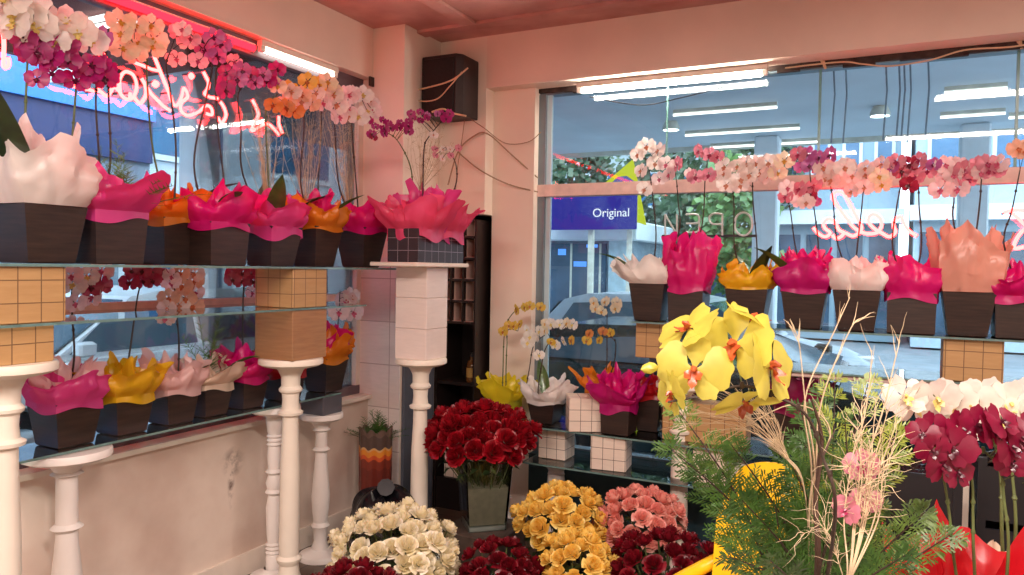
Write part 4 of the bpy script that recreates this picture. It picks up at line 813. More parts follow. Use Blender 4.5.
rosebucket('dark', 664, 572, 2.92, 58, 38, 40, .062, 'dark red rose in the wide bunch in front of the salmon pink roses', 'dark red roses before the pink ones', 'black bucket under the wide bunch of dark red roses', 7, .13)
# tall glass vase with the red roses
vc = atd(483, 525, 3.9); vz = vc.z
st = MB().bbox((-.17, -.17, 0), (.17, .17, vz-.001), .01).build('plinth', mat('brown_stone', '#4a3d34', rough=.6, noise=.2, nscale=20), None, (vc.x, vc.y, 0)); tag(st, 'low grey stone plinth under the tall glass vase', 'plinth')
t = thing('glass_vase', 'tall tapered glass vase half full of water holding the red roses', 'vase', (vc.x, vc.y, vz)); t.rotation_euler = (0, 0, math.radians(30+12))
sq = lambda r, z: [(-r, -r, z), (r, -r, z), (r, r, z), (-r, r, z)]
VG = glassmat('vase_glass', (.97, .99, .97), 1.2); H = .37
MB().loft([sq(.098, 0), sq(.100, .008), sq(.122, H), sq(.116, H), sq(.092, .03)], 0, True).build('body', VG, t, smooth=False)
MB().loft([sq(.091, .031), sq(.104, .22)], 0, True).build('water', thin('cloudy_water', '#f0ead2', .5, .08, .2, clear=.22), t, smooth=False)
MB().loft([sq(.092, .0), sq(.095, .022)], 0, True).build('base', mat('thick_glass_base', '#cfd8d2', rough=.1, noise=.05), t, smooth=False)
rl = mat('rim_green', '#9fb5ab', rough=.1); MB().tube([(0.119, 0.119, H), (-0.119, 0.119, H), (-.119, -.119, H), (.119, -.119, H), (0.119, 0.119, H)], .004, 6).build('rim', rl, t)
cr = atd(481, 437, 3.95); bunch('red', cr, .285, .17, 56, .088, 'bright red rose in the tall glass vase', 'red roses in the glass vase', (vc.x, vc.y), vz+.06, 8)
gl = thing('foliage_sprig', 'loose green leaves hanging below the red roses in the tall glass vase', 'foliage', (vc.x, vc.y, vz+H-.02)); lm = MB(); lm.closed = False; rr = random.Random(3)
for k in range(60):
    a_ = rr.uniform(0, 2*PI); r_ = rr.uniform(.02, .22); p = Vector((r_*math.cos(a_), r_*math.sin(a_), rr.uniform(.0, .09))); d = Vector((rr.uniform(-1, 1), rr.uniform(-1, 1), rr.uniform(-.6, .6))).normalized()*.045; s_ = d.cross(Vector((0, 0, 1)))*.35; lm.add([p, p+d*.5+s_, p+d, p+d*.5-s_], [(0, 1, 2, 3)])
lm.build('leaves', thin('rose_leaf', '#5a6a38', .2, .08, .3, '#3c4a28'), gl); stt = MB()
for k in range(14):
    a_ = rr.uniform(0, 2*PI); stt.tube([(.03*math.cos(a_), .03*math.sin(a_), -.30), (.05*math.cos(a_+1), .05*math.sin(a_+1), -.1), (.09*math.cos(a_+1.3), .09*math.sin(a_+1.3), .06)], .003, 5)
stt.build('stems', STEMG, gl)
a = atz(480, 545, 0.002); pp = MB().box((-.07, -.05, 0), (.07, .05, .004)).build('paper_scrap', mat('scrap_paper', '#b7b3a6', rough=.8), None, (a.x, a.y, 0.001)); pp.rotation_euler = (0, 0, .6); tag(pp, 'pale scrap of paper on the floor below the glass vase', 'paper')
# ------------------------------------------------------------------ foreground
YEL = mat('yellow_plastic', '#f2c21a', rough=.35, noise=.03)
# moulded plastic armchair, seen from behind its front corner
a = atd(772, 468, 2.5); t = thing('plastic_chair', 'yellow plastic armchair half hidden by the conifer sprigs', 'chair', (a.x, a.y, 0)); t.rotation_euler = (0, 0, math.radians(-12))
TOPZ = a.z
def backf(side):
    def f(u, v):
        x = (u-.5)*2; wv = .19*(1-.42*max(0, (v-.45)/.55)**2.4); zz = .44+(TOPZ-.44)*v - .02*abs(x)**3*v; y = .02+.05*v - .05*(x*x) + (.012 if side else 0); return (x*wv, y, zz)
    return f
ring_ = []
mb = MB(); nu = 14
for j in range(13):
    v = j/12; f0, f1_ = backf(0), backf(1); ring_.append([f0(i/nu, v) for i in range(nu+1)] + [f1_(i/nu, v) for i in range(nu, -1, -1)])
mb.loft(ring_, 0, True).build('backrest', YEL, t)
MB().bbox((-.235, -.45, .42), (.235, .04, .445), .008).build('seat', YEL, t)
for s in (-1, 1):
    MB().tube(smoothpts([(s*.18, .03, .54), (s*.24, -.03, .50), (s*.265, -.2, .49), (s*.26, -.34, .485), (s*.24, -.39, .47), (s*.21, -.40, .44)], 5), .024, 10).build('armrest', YEL, t)
    for y in (-.41, .0): MB().tube([(s*.20, y, .43), (s*.23, y+(.05 if y == 0 else -.02), 0)], [.024, .017], 10).build('leg', YEL, t)
# flower table below the frame that carries the nearest plants
tb = thing('display_table', 'white display table under the nearest plants at the lower right', 'table', (.30, 1.62, 0)); MB().bbox((-.80, -.36, .60), (.62, .36, .63), .006).build('tabletop', whitetrim, tb)
for sx in (-.75, .57):
    for sy_ in (-.31, .31): MB().lathe([(.022, 0), (.03, .3), (.024, .6)], 12, (sx, sy_, 0)).build('leg', whitetrim, tb)
BKT = atd(812, 640, 1.45); BKT = Vector((BKT.x, BKT.y, .631)); bucket('black bucket of conifer sprigs and dried twigs on the display table', BKT, .10, .24, bk)
ROOT = Vector((BKT.x, BKT.y, .80))
def conifer(label, px, py, D, seed, m, L=None, w=.5, dens=1.0, droop=.06, group=None, start=None):
    """flat feathery conifer spray: stalk, side branches, scale-leaf twiglets"""
    rr = random.Random(seed); tip = atd(px, py, D); root = start or (ROOT+Vector((rr.uniform(-.04, .04), rr.uniform(-.04, .04), 0))); v = tip-root; L = v.length
    mid = root+v*.5+Vector((rr.uniform(-.03, .03), rr.uniform(-.03, .03), .04)); sp_ = smoothpts([root, mid, tip], 14); sp_ = [p-root for p in sp_]; n = len(sp_)
    o = thing('conifer_sprig', label, 'foliage', root, group); s = MB(); s.tube(sp_, [.0038*(1-.8*i/n) for i in range(n)], 5); s.build('stalk', STEMB, o)
    mb = MB(); mb.closed = False; plane = v.normalized().cross((EYE-root).normalized()).normalized()
    for i in range(int(n*.28), n):
        if rr.random() < .25: continue
        f = i/n; t_ = (sp_[min(i+1, n-1)]-sp_[i-1]).normalized()
        for sd in (-1, 1):
            bl = w*.24*(1.15-f)**.8*rr.uniform(.45, 1.2); bd_ = (plane*sd*.85+t_*.8+Vector((rr.uniform(-.3, .3), rr.uniform(-.3, .3), rr.uniform(-.2, .2)))).normalized()
            k = max(4, int(bl/.0075*dens)); q0 = sp_[i]; nrm = bd_.cross(t_); nrm = nrm.normalized() if nrm.length > 1e-4 else Vector((0, 0, 1)); ac = bd_.cross(nrm)
            q1 = q0+bd_*bl+Vector((0, 0, -droop*bl)); mb.add([q0-ac*.0011, q0+ac*.0011, q1], [(0, 1, 2)])
            for j in range(1, k):
                g = j/k; q = q0+(q1-q0)*g
                for s2 in (-1, 1):
                    d = (bd_*.75+ac*s2*.75+nrm*rr.uniform(-.2, .2)).normalized()*(.020*(1.15-g)*rr.uniform(.5, 1.25)+.006); wv = .0034
                    mb.add([q-bd_*wv*.6, q+d*.55-bd_*wv, q+d, q+d*.55+bd_*wv], [(0, 1, 2, 3)])
    mb.build('foliage', m, o); return o
CS = [(672, 402, 1.5, FERN, 'mid-green conifer sprig reaching furthest up to the left past the ivory pedestal'), (668, 446, 1.5, FERND, 'conifer sprig reaching left across the ivory pedestal at rose height'), (700, 470, 1.5, FERND, 'dark conifer sprig just right of the ivory pedestal'),
      (728, 440, 1.45, FERND, 'dark conifer sprig rising in front of the pink ruled block'), (742, 500, 1.35, FERND, 'dark conifer sprig over the left part of the yellow chair'), (728, 556, 1.3, FERND, 'low conifer sprig over the front of the yellow chair'), (775, 505, 1.3, FERND, 'dense dark conifer sprig over the right part of the yellow chair'),
      (800, 402, 1.5, FERND, 'green conifer sprig below the yellow moth orchid'), (835, 382, 1.5, FERNY, 'yellow-green conifer sprig standing upright in the middle of the arrangement'), (868, 384, 1.52, FERNY, 'yellow-green conifer sprig standing right of the upright middle one'), (845, 420, 1.4, FERND, 'dark conifer sprig behind the brown stalk'),
      (785, 450, 1.38, FERND, 'dark conifer sprig left of the brown stalk'), (898, 430, 1.5, FERNY, 'yellow-green conifer sprig leaning right towards the wine-red orchid'), (925, 512, 1.38, FERN, 'light green conifer sprig low at the right beside the red tissue'), (950, 535, 1.34, FERN, 'light green conifer sprig reaching furthest right over the red tissue'), (905, 555, 1.28, FERND, 'short conifer sprig at the bottom below the curly twigs'), (770, 560, 1.2, FERND, 'nearest dark conifer sprig at the bottom edge of the photo'), (860, 470, 1.3, FERND, 'conifer sprig behind the curly twigs'), (806, 440, 1.52, FERND, 'dark conifer sprig rising behind the brown stalk, second from the left'), (838, 455, 1.56, FERND, 'dark conifer sprig deep behind the upright curly twigs'), (796, 515, 1.45, FERND, 'dark conifer sprig at the right edge of the yellow chair'), (880, 505, 1.5, FERND, 'dark conifer sprig between the curly twigs and the red tissue'), (822, 395, 1.6, FERND, 'dark conifer sprig behind the upright yellow-green ones'), (850, 535, 1.4, FERND, 'low dark conifer sprig under the upright curly twigs')]
for i, (x, y, D, m, lb) in enumerate(CS): conifer(lb, x, y, D, 100+i, m, w=.46 if D > 1.38 else .38, dens=1.0)
# dried twigs
TWIG = mat('bleached_twig', '#d4bf9c', rough=.75, noise=.15, nscale=40); TWB = mat('brown_stalk', '#4a3326', rough=.7, noise=.15, nscale=40)
def twig(label, pts, seed, m=TWIG, r=.0018, forks=10, fl=.10, D=1.35, cat='dried twig', spread=.5, curl=0):
    rr = random.Random(seed); P_ = [ROOT]+[atd(x, y, D+(d[0] if d else 0)) for x, y, *d in pts]; q = smoothpts(P_, 8); b = q[0].copy(); q = [p-b for p in q]; n = len(q); mb = MB(); mb.tube(q, [r*(1.2-.85*i/n) for i in range(n)], 5)
    for k in range(forks):
        i = rr.randrange(int(n*.45), n-1); t_ = (q[i+1]-q[i]).normalized(); d = (t_+Vector((rr.uniform(-1, 1), rr.uniform(-1, 1), rr.uniform(-.6, .8)))*spread).normalized(); L = fl*rr.uniform(.5, 1.1)
        c = [q[i]]; 
        for s in range(5): d = (d+Vector((rr.uniform(-1, 1), rr.uniform(-1, 1), rr.uniform(-1, 1)))*(.18+curl)).normalized(); c.append(c[-1]+d*L/5)
        mb.tube(c, [r*.62*(1-.15*s) for s in range(6)], 4)
    o = mb.build('dried_twig', m, None, b); return tag(o, label, cat)
TW = [([(812, 480), (805, 400), (835, 330), (850, 297)], 'bleached twig with the highest tip right of the yellow moth orchid', 5, .05), ([(816, 470), (822, 400), (850, 330), (862, 318)], 'bleached twig with its tip just below the highest one', 6, .05), ([(815, 480), (806, 410), (800, 350), (795, 330)], 'forked bleached twig tip beside the right petals of the yellow moth orchid', 8, .04), ([(810, 500), (830, 430), (790, 405), (722, 442)], 'bleached twig bent across to the left over the oak block', 4, .05),
      ([(830, 520), (858, 440), (868, 395), (872, 350)], 'bleached twig standing behind the curly bunch at the right', 8, .06), ([(838, 540), (880, 420), (895, 360), (900, 340)], 'bleached twig leaning right against the back window shelf', 8, .06)]
for i, (p, lb, f, L) in enumerate(TW): twig(lb, p, 300+i, forks=f, fl=L, spread=.6)
for i, (x, y) in enumerate(((700, 398), (712, 386), (728, 392), (700, 412), (690, 424), (742, 400), (756, 410), (722, 418), (706, 432), (770, 418))):
    twig('fine bleached twig of the brush fanned out to the left below the yellow moth orchid', [(806, 500), (785, 455), ((785+x)/2, (440+y)/2-6), (x, y)], 330+i, r=.0011, forks=14, fl=.07, spread=.4)['group'] = 'brush of fine twigs'
for i, (x, y, x2) in enumerate(((862, 405, 860), (876, 398, 870), (888, 410, 872), (898, 420, 880), (852, 430, 862), (905, 432, 884), (870, 445, 868), (845, 470, 850))):
    twig('curly bleached twig of the upright bunch in front of the wine-red orchid', [(845, 590), (x2-6, 520), (x2, 470), (x, y)], 350+i, r=.0014, forks=20, fl=.07, D=1.22, spread=.8, curl=.35)['group'] = 'upright bunch of curly twigs'
for i, (x, y) in enumerate(((812, 520), (800, 535), (828, 500))):
    twig('fine curly bleached twig looping out to the left of the brown stalk', [(842, 600), (838, 560), (825, 530), (x, y)], 370+i, r=.0010, forks=10, fl=.07, D=1.22, spread=.8, curl=.4)['group'] = 'looping fine twigs'
twig('thick dark brown stalk in the middle of the conifer sprigs', [(818, 560), (816, 500), (822, 440), (812, 400)], 380, TWB, .0055, 4, .06, 1.28)
# coral lilies among the twigs
t = thing('cut_flower', 'coral pink flower stem with three blooms among the dried twigs', 'flower', ROOT)
spike(t, ROOT, [ROOT, atd(850, 540, 1.4), atd(858, 490, 1.42), atd(862, 468, 1.42)], [(atd(862, 466, 1.25), 'rosy', .06, (-.2, -1, .3)), (atd(846, 510, 1.22), 'rosy', .05, (-.4, -1, .1)), (atd(866, 500, 1.24), 'rosy', .05, (.1, -1, .4))], 0, STEMG, .003)
# yellow moth orchid
t = thing('moth_orchid', 'large yellow moth orchid spike arching left above the twigs', 'orchid', ROOT); DY = 1.18; F = lambda x, y, d=0: atd(x, y, DY+d)
vw = lambda x, y, z: (AR*x+AU*y-AF*z)
sp = spike(t, ROOT, [ROOT, F(835, 520), F(822, 455), F(806, 415), F(775, 396), F(742, 386), F(700, 396), F(668, 402)], [], 0, STEMB, .0028)
YF = [(694, 370, .0, .115, (-.35, .1, 1), -.05), (688, 328, .035, .115, (-.6, .8, .3), .3), (735, 345, .015, .14, (-.75, .25, .55), .15), (770, 366, -.01, .135, (.7, .2, .65), -.2), (745, 403, .02, .11, (.2, -.8, .5), .2), (672, 393, .01, .085, (-.95, -.2, .25), .5), (752, 320, .03, .105, (.5, .85, .15), .0)]
for x, y, d, s, nv, spn in YF: link('flower', flower_mesh('yellow', (x*7) % 3), sp, F(x, y, d)-ROOT, facing(vw(*nv), spn), s)
q = F(650, 368)-ROOT; link('bud', bud_mesh('yellow'), sp, q, facing(vw(-.9, -.1, .3)), .075)
pd = MB()
for (x, y, d, s, nv, spn), (sx, sy_) in zip(YF, ((700, 396), (715, 392), (742, 386), (775, 396), (750, 389), (676, 400), (762, 390))): pd.tube([F(sx, sy_)-ROOT, (F(sx, sy_)+F(x, y, d+.02))/2-ROOT, F(x, y, d+.01)-ROOT], .0016, 4)
pd.build('pedicel', STEMG, sp)
# wine-red orchid in red tissue, white orchid behind it
b = atd(985, 640, 1.42); b = Vector((b.x, b.y, .631)); t = potted(b, .17, .17, 'wine-red orchid in glossy red tissue at the lower right corner of the photo', wrap='red', wh=.27, flare=.10, pts=4, seed=91, drop=.05, low=.45, amp=.01, leaves=((2.6, .24, .06, .7), (3.6, .24, .06, .6), (.4, .2, .06, .8))); t['_h'] = .17
G = lambda x, y: atd(x, y, 1.36)
spray(t, [(954, 560), (950, 520), (944, 480), (935, 452), (922, 440)], [(912, 432, 'wine', .055), (926, 428, 'wine', .065), (938, 445, 'wine', .08), (930, 462, 'wine', .075), (945, 470, 'wine', .065), (952, 428, 'wine', .075)], G, vw(0, .1, 1), 91, STEMG, r=.0026)
spray(t, [(974, 560), (973, 520), (972, 480), (964, 455), (955, 440)], [(965, 424, 'wine', .075), (978, 428, 'wine', .08), (985, 420, 'wine', .07), (916, 447, 'wine', .06)], G, vw(.1, .1, 1), 92, STEMG, r=.0026)
spray(t, [(1008, 560), (1004, 500), (1000, 470), (985, 452), (972, 446)], [(996, 445, 'wine', .08), (1001, 462, 'wine', .06), (1012, 438, 'wine', .085), (1023, 430, 'wine', .08), (1022, 480, 'wine', .06)], G, vw(.2, .1, 1), 93, STEMG, buds=2, r=.0026)
b = atd(1000, 660, 1.78); b = Vector((b.x, b.y, .631)); t = potted(b, .16, .16, 'white moth orchid behind the wine-red orchid at the right', wrap='cream', wh=.12, flare=.05, pts=5, seed=95, leaves=((1, .2, .06, .6), (-2, .2, .06, .7))); t['_h'] = .16
G2 = lambda x, y: atd(x, y, 1.66)
spray(t, [(1002, 540), (1000, 470), (985, 420), (950, 404), (905, 402)], [(900, 396, 'white', .10), (914, 402, 'white', .11), (932, 398, 'white', .10), (948, 402, 'white', .11), (966, 404, 'white', .115), (986, 402, 'white', .115)], G2, vw(-.3, .1, 1), 95, STEMG)
spray(t, [(1015, 540), (1012, 470), (1008, 420)], [(1003, 404, 'white', .11), (1020, 402, 'white', .11), (1012, 418, 'white', .10), (990, 420, 'white', .09), (962, 424, 'white', .08)], G2, vw(-.1, .1, 1), 96, STEMG)
# black crates of packing film in the shade behind
for i, (px, py, D, lb) in enumerate(((905, 520, 2.75, 'black plastic crate behind the curly twigs'), (1030, 520, 2.75, 'black plastic crate right of the ivory pedestal at the right'))):
    a = atd(px, 455, D); t = thing('crate', lb, 'crate', (a.x, a.y, 0)); hgt = a.z; cr_ = MB()
    for k in range(4):
        z0 = k*hgt/4; cr_.box((-.17, -.14, z0), (.17, -.128, z0+hgt/4-.03)).box((-.17, .128, z0), (.17, .14, z0+hgt/4-.03)).box((-.17, -.128, z0), (-.158, .128, z0+hgt/4-.03)).box((.158, -.128, z0), (.17, .128, z0+hgt/4-.03))
    for sx in (-1, 1):
        for sy_ in (-1, 1): cr_.box((sx*.16-.014, sy_*.13-.014, 0), (sx*.16+.014, sy_*.13+.014, hgt))
    cr_.box((-.158, -.128, .0), (.158, .128, .012)); cr_.build('body', bk, t, smooth=False)
    def lin_(u, v, r=random.Random(i)): return ((u-.5)*.30, (v-.5)*.25, hgt-.03+.02*math.sin(13*u+7*v)*math.cos(9*v-5*u))
    fm = MB(); fm.closed = False; fm.grid(lin_, 18, 14); fm.build('liner', mat('bin_liner', '#121217'), t)
# ------------------------------------------------------------------ the street
GZ = -.15
asph = mat('asphalt', '#7b858d', rough=.8, noise=.1, nscale=3, bump=.1); pave = mat('pale_paving', '#b9c4cc', rough=.75, noise=.06, nscale=2)
struct('ground', MB().box((-45, -30, GZ-.2), (30, 60, GZ-.05)), asph)
struct('floor_pavement_back', MB().box((-3.02, 4.45, GZ-.05), (20, 7.2, GZ)), pave)
struct('floor_pavement_left', MB().box((-5.2, -20, GZ-.05), (-3.1, 4.45, GZ)), pave)
can = mat('canopy_soffit', '#d6e2ea', rough=.7, noise=.06, nscale=1.2); canl = mat('canopy_edge_trim', '#cfd2c4', rough=.6)
t = thing('canopy', 'wide grey-blue canopy with strip lights over the forecourt beyond the back window', 'canopy', (0, 7.6, 3.3))
MB().box((-7.5, -3.0, 0), (6.5, 3.0, .2)).build('soffit', can, t, smooth=False); MB().box((-7.6, 3.0, -.06), (6.6, 3.08, .3)).build('edge_trim', canl, t, smooth=False)
tw = emit('strip_light_glow', (1, .97, .90), 2.6)
def strip(px0, px1, py, lb):
    a = atz(px0, py, 3.27); b = atz(px1, py, 3.27); y = (a.y+b.y)/2; t = thing('strip_light', lb, 'lamp', (a.x, y, 3.245), 'strip lights under the forecourt canopy')
    MB().tube([(0, 0, 0), (b.x-a.x, 0, 0)], .014, 8).build('tube', tw, t); MB().box((0, -.015, .02), (b.x-a.x, .015, .055)).build('housing', canl, t, smooth=False)
for p0, p1, py, lb in ((668, 780, 109, 'long strip light under the canopy right below the glowing indoor tube'), (680, 802, 130, 'second strip light under the canopy seen right of the bright spotlight'), (706, 820, 143, 'third strip light near the far edge of the canopy'), (945, 1006, 88, 'short strip light under the canopy at the upper right'), (941, 1004, 113, 'short strip light under the canopy at the right below the first'), (1010, 1060, 114, 'strip light under the canopy cut off by the right edge')): strip(p0, p1, py, lb)
spg = emit('spot_glow', (.85, .97, 1), 9)
for px, py, lb in ((671, 130, 'bright round spotlight under the canopy left of the strip lights'), (880, 116, 'oval spotlight under the canopy above the buildings at the right')):
    a = atz(px, py, 3.2); t = thing('spotlight', lb, 'lamp', a); MB().lathe([(.001, 0), (.085, 0), (.085, .02), (.001, .02)], 20).build('lens', spg, t); MB().lathe([(.095, -.004), (.10, .03), (.07, .098), (.001, .099)], 20, cap=False).build('housing', canl, t)
def hexa_px(): pass
for i, (px, yb) in enumerate(((832, 143), (844, 143), (884, 140), (897, 142), (902, 140), (908, 143), (926, 140))):
    a = aty(px, 74, 6.3); a.z = 3.3; b = aty(px-1, yb, 6.3); o = MB().tube([Vector(), (b-a)*.5+Vector((.02, 0, 0)), b-a], .007, 5).build('cable', mat('grey_steel_wire', '#5f7482', rough=.5), None, a); tag(o, 'thin dark wire hanging from the canopy near the oval spotlight', 'cable', 'wires hanging from the canopy')
# kiosk with the sign
YK = 13.5; k0 = aty(520, 300, YK); k1 = aty(632, 300, YK); zr = aty(590, 222, YK).z; zb_ = aty(590, 241, YK).z
white = mat('white_panel', '#cddae1', rough=.5, noise=.04); dkgl = mat('dark_shop_glass', '#4a6076', rough=.15, noise=.25, nscale=1.5); bluelit = emit('blue_screen', (.12, .35, 1), 1.3)
t = thing('kiosk', 'white-roofed kiosk with dark glazed front and blue screens beyond the back window', 'kiosk', ((k0.x+k1.x)/2, YK, GZ)); W = (k1.x-k0.x)/2
MB().box((-W, .02, 0), (W, 2.2, zb_-GZ)).build('wall', mat('kiosk_grey', '#7e93a3', rough=.5), t, smooth=False); MB().bbox((-W-.15, -.25, zb_-GZ), (W+.15, 2.4, zr-GZ), .02).build('roof', white, t, smooth=False)
MB().box((-W+.1, -.02, .3), (W*.55, .02, zb_-GZ-.05)).build('glass_front', dkgl, t, smooth=False); MB().box((W*.6, -.03, 0), (W*.92, .02, zb_-GZ)).build('pillar', mat('pale_blue_pillar', '#b9d3dd', rough=.5), t, smooth=False)
for px, py, w_, h_ in ((562, 252, .16, .12), (580, 264, .26, .10), (592, 246, .22, .06)):
    a = aty(px, py, YK-.03); MB().box((a.x-t.location.x-w_/2, -.04, a.z-GZ-h_/2), (a.x-t.location.x+w_/2, -.021, a.z-GZ+h_/2)).build('screen', bluelit, t, smooth=False)
for px in (571, 600): a = aty(px, 260, YK-.03); MB().box((a.x-t.location.x-.02, -.03, .3), (a.x-t.location.x+.02, -.02, zb_-GZ-.05)).build('mullion', canl, t, smooth=False)
# the sign board
YS = 12.9; a = aty(545, 196, YS); b = aty(635, 229, YS); bl_ = emit('sign_blue', lin('#3a3fb0')[:3], .75); wl = emit('sign_white', (.95, .97, 1), 1.0); yl = emit('sign_yellow', lin('#d6e23c')[:3], .9)
t = thing('shop_sign', 'backlit blue sign board reading Original over the kiosk', 'sign', (a.x, YS, b.z)); MB().bbox((0, 0, 0), (b.x-a.x, .12, a.z-b.z), .015).build('board', bl_, t, smooth=False)
tc = bpy.data.curves.new('lettering', 'FONT'); tc.body = 'Original'; tc.extrude = .006; tc.align_x = 'CENTER'; tc.align_y = 'CENTER'; a2 = aty(611, 213, YS); tc.size = .40; tc.materials.append(wl)
o = bpy.data.objects.new('lettering', tc); C.objects.link(o); bpy.context.view_layer.update()
me = bpy.data.meshes.new_from_object(o.evaluated_get(bpy.context.evaluated_depsgraph_get())); bpy.data.objects.remove(o)
wd = max(v.co.x for v in me.vertices)-min(v.co.x for v in me.vertices); tgt = aty(628, 213, YS).x-aty(592, 213, YS).x
MB().box(((b.x-a.x)/2-.05, .121, GZ-b.z), ((b.x-a.x)/2+.05, .2, .3)).build('post', canl, t, smooth=False)
o = link('lettering', me, t, (a2.x-a.x, -.004, a2.z-b.z), None, tgt/wd); o.rotation_euler = (PI/2, 0, 0); me.materials.clear(); me.materials.append(wl)
ya = [aty(x, y, YS+.13) for x, y in ((632, 160), (645, 225), (636, 222), (630, 205), (600, 205), (592, 193), (606, 182))]; b0 = ya[0].copy()
t = thing('arrow_sign', 'yellow-green lit arrow-shaped sign behind the blue sign board', 'sign', b0); MB().prism([p-b0 for p in ya], (0, .10, 0)).build('panel', yl, t, smooth=False)
dk = mat('dark_blue_letter', '#2a3a6a', rough=.5)
lp = [(aty(x, y, YS+.128)-b0) for x, y in ((612, 183), (618, 177), (627, 176), (634, 181), (631, 186), (624, 181), (617, 186))]; MB().prism(lp, (0, -.02, 0)).build('emblem', dk, t, smooth=False)
lp = [(aty(x, y, YS+.128)-b0) for x, y in ((611, 193), (616, 193), (613, 197))]; MB().prism(lp, (0, -.02, 0)).build('emblem', dk, t, smooth=False)
lp = [(aty(x, y, YS+.128)-b0) for x, y in ((623, 193), (631, 193), (628, 198), (624, 196))]; MB().prism(lp, (0, -.02, 0)).build('emblem', dk, t, smooth=False)
for x0_, x1_, z1_ in ((0, .06, 3.2),):
    MB().box((-.1, .101, GZ-b0.z), (0, .115, -.3)).build('post', canl, t, smooth=False)
# pillars of the canopy
for px, y, lb in ((766, 10.2, 'white canopy pillar behind the golden yellow tissue'), (972, 10.2, 'white canopy pillar at the right behind the peach tissue')):
    a = aty(px, 220, y); t = thing('canopy_pillar', lb, 'pillar', (a.x, y, GZ)); MB().bbox((-.15, -.15, 0), (.15, .15, 3.3-GZ), .02).build('shaft', white, t, smooth=False); MB().bbox((-.2, -.2, 0), (.2, .2, .3), .02).build('foot', canl, t, smooth=False)
# trees
TRM = [thin('tree_leaf_dark', '#4c6a4a', .2, .05, .4, '#2f4a38', 1), thin('tree_leaf', '#6f9655', .25, .05, .4, '#4a7044', 1)]; BARK = mat('tree_bark', '#5a4a3e', rough=.9, noise=.2)
def tree(px, py, Y, R, zr_, lb, m, seed):
    c = aty(px, py, Y); rr = random.Random(seed); t = thing('tree', lb, 'tree', (c.x, Y, GZ)); h = c.z-GZ; MB().tube([(0, 0, 0), (.05, 0, h*.5), (0, .05, h)], [.16, .12, .06], 9).build('trunk', BARK, t); mb = MB(); mb.closed = False
    for k in range(1500):
        d = Vector((rr.gauss(0, 1), rr.gauss(0, 1), rr.gauss(0, 1))).normalized(); kk = rr.uniform(.55, 1.0)*(1+.22*math.sin(5*d.x+seed)*math.cos(4*d.z+3*d.y)); p = Vector((d.x*R*kk, d.y*R*kk, h+d.z*zr_*kk)); u = Vector((rr.gauss(0, 1), rr.gauss(0, 1), rr.gauss(0, 1))).normalized()*.16; v = u.orthogonal().normalized()*.09; mb.add([p, p+u*.5+v, p+u, p+u*.5-v], [(0, 1, 2, 3)])
    mb.build('crown', m, t)
for i, (px, py, Y, R, z, lb, m) in enumerate(((570, 168, 16.9, 1.1, 1.2, 'dark tree behind the blue sign board', 0), (655, 190, 18.5, 1.05, 1.8, 'dark green tree right of the yellow arrow sign', 0), (705, 215, 16.6, 1.0, 1.6, 'tree behind the unlit glass-tube sign', 0), (738, 225, 14.5, .8, 1.3, 'light green tree left of the white canopy pillar', 1), (757, 165, 20.5, 1.2, 1.4, 'tree showing just under the canopy edge', 0))): tree(px, py, Y, R, z, lb, TRM[m], 500+i)
# buildings
wing = mat('window_blue', '#3f6f95', rough=.12, noise=.2, nscale=1); bfac = mat('pale_facade', '#869fae', rough=.6, noise=.05, nscale=.6)
def building(lb, x0, x1, Y, dep, H, rows, cols, fm, shop=True, axis='y'):
    t = thing('building', lb, 'building', ((x0+x1)/2, Y, GZ)); W = (x1-x0)/2
    MB().box((-W, 0, 0), (W, dep, H)).build('wall', fm, t, smooth=False); MB().box((-W-.1, -.5, 2.95), (W+.1, 0, 3.3)).build('awning', white, t, smooth=False)
    for r in range(rows):
        for c in range(cols):
            xa = -W+(c+.18)*2*W/cols; xb = -W+(c+.82)*2*W/cols; z0 = 3.9+r*2.3; f = MB().box((xa, -.04, z0), (xb, -.001, z0+1.3)).build('window', white, t, smooth=False); MB().box((xa+.08, -.05, z0+.08), (xb-.08, -.041, z0+1.22)).build('pane', wing, f, smooth=False)
    if shop:
        for c in range(cols):
            xa = -W+(c+.1)*2*W/cols; xb = -W+(c+.9)*2*W/cols; MB().box((xa, -.04, .35), (xb, -.001, 2.7)).build('shop_window', dkgl, t, smooth=False)
    return t
xa = aty(775, 200, 21).x; xm = aty(900, 200, 21).x; xb = aty(1100, 200, 21).x
building('pale apartment building left of the peach tissue behind the neon script', xa, xm, 21, 6, 9, 2, 4, bfac); building('pale building with large blue windows at the far right', xm+.3, xb+4, 20, 6, 8, 2, 6, mat('white_facade', '#9fb6c3', rough=.6, noise=.05))
building('grey building far behind the trees', aty(480, 200, 26).x, xa-.5, 26, 6, 9, 2, 9, mat('grey_facade', '#93a3a8', rough=.7, noise=.1))
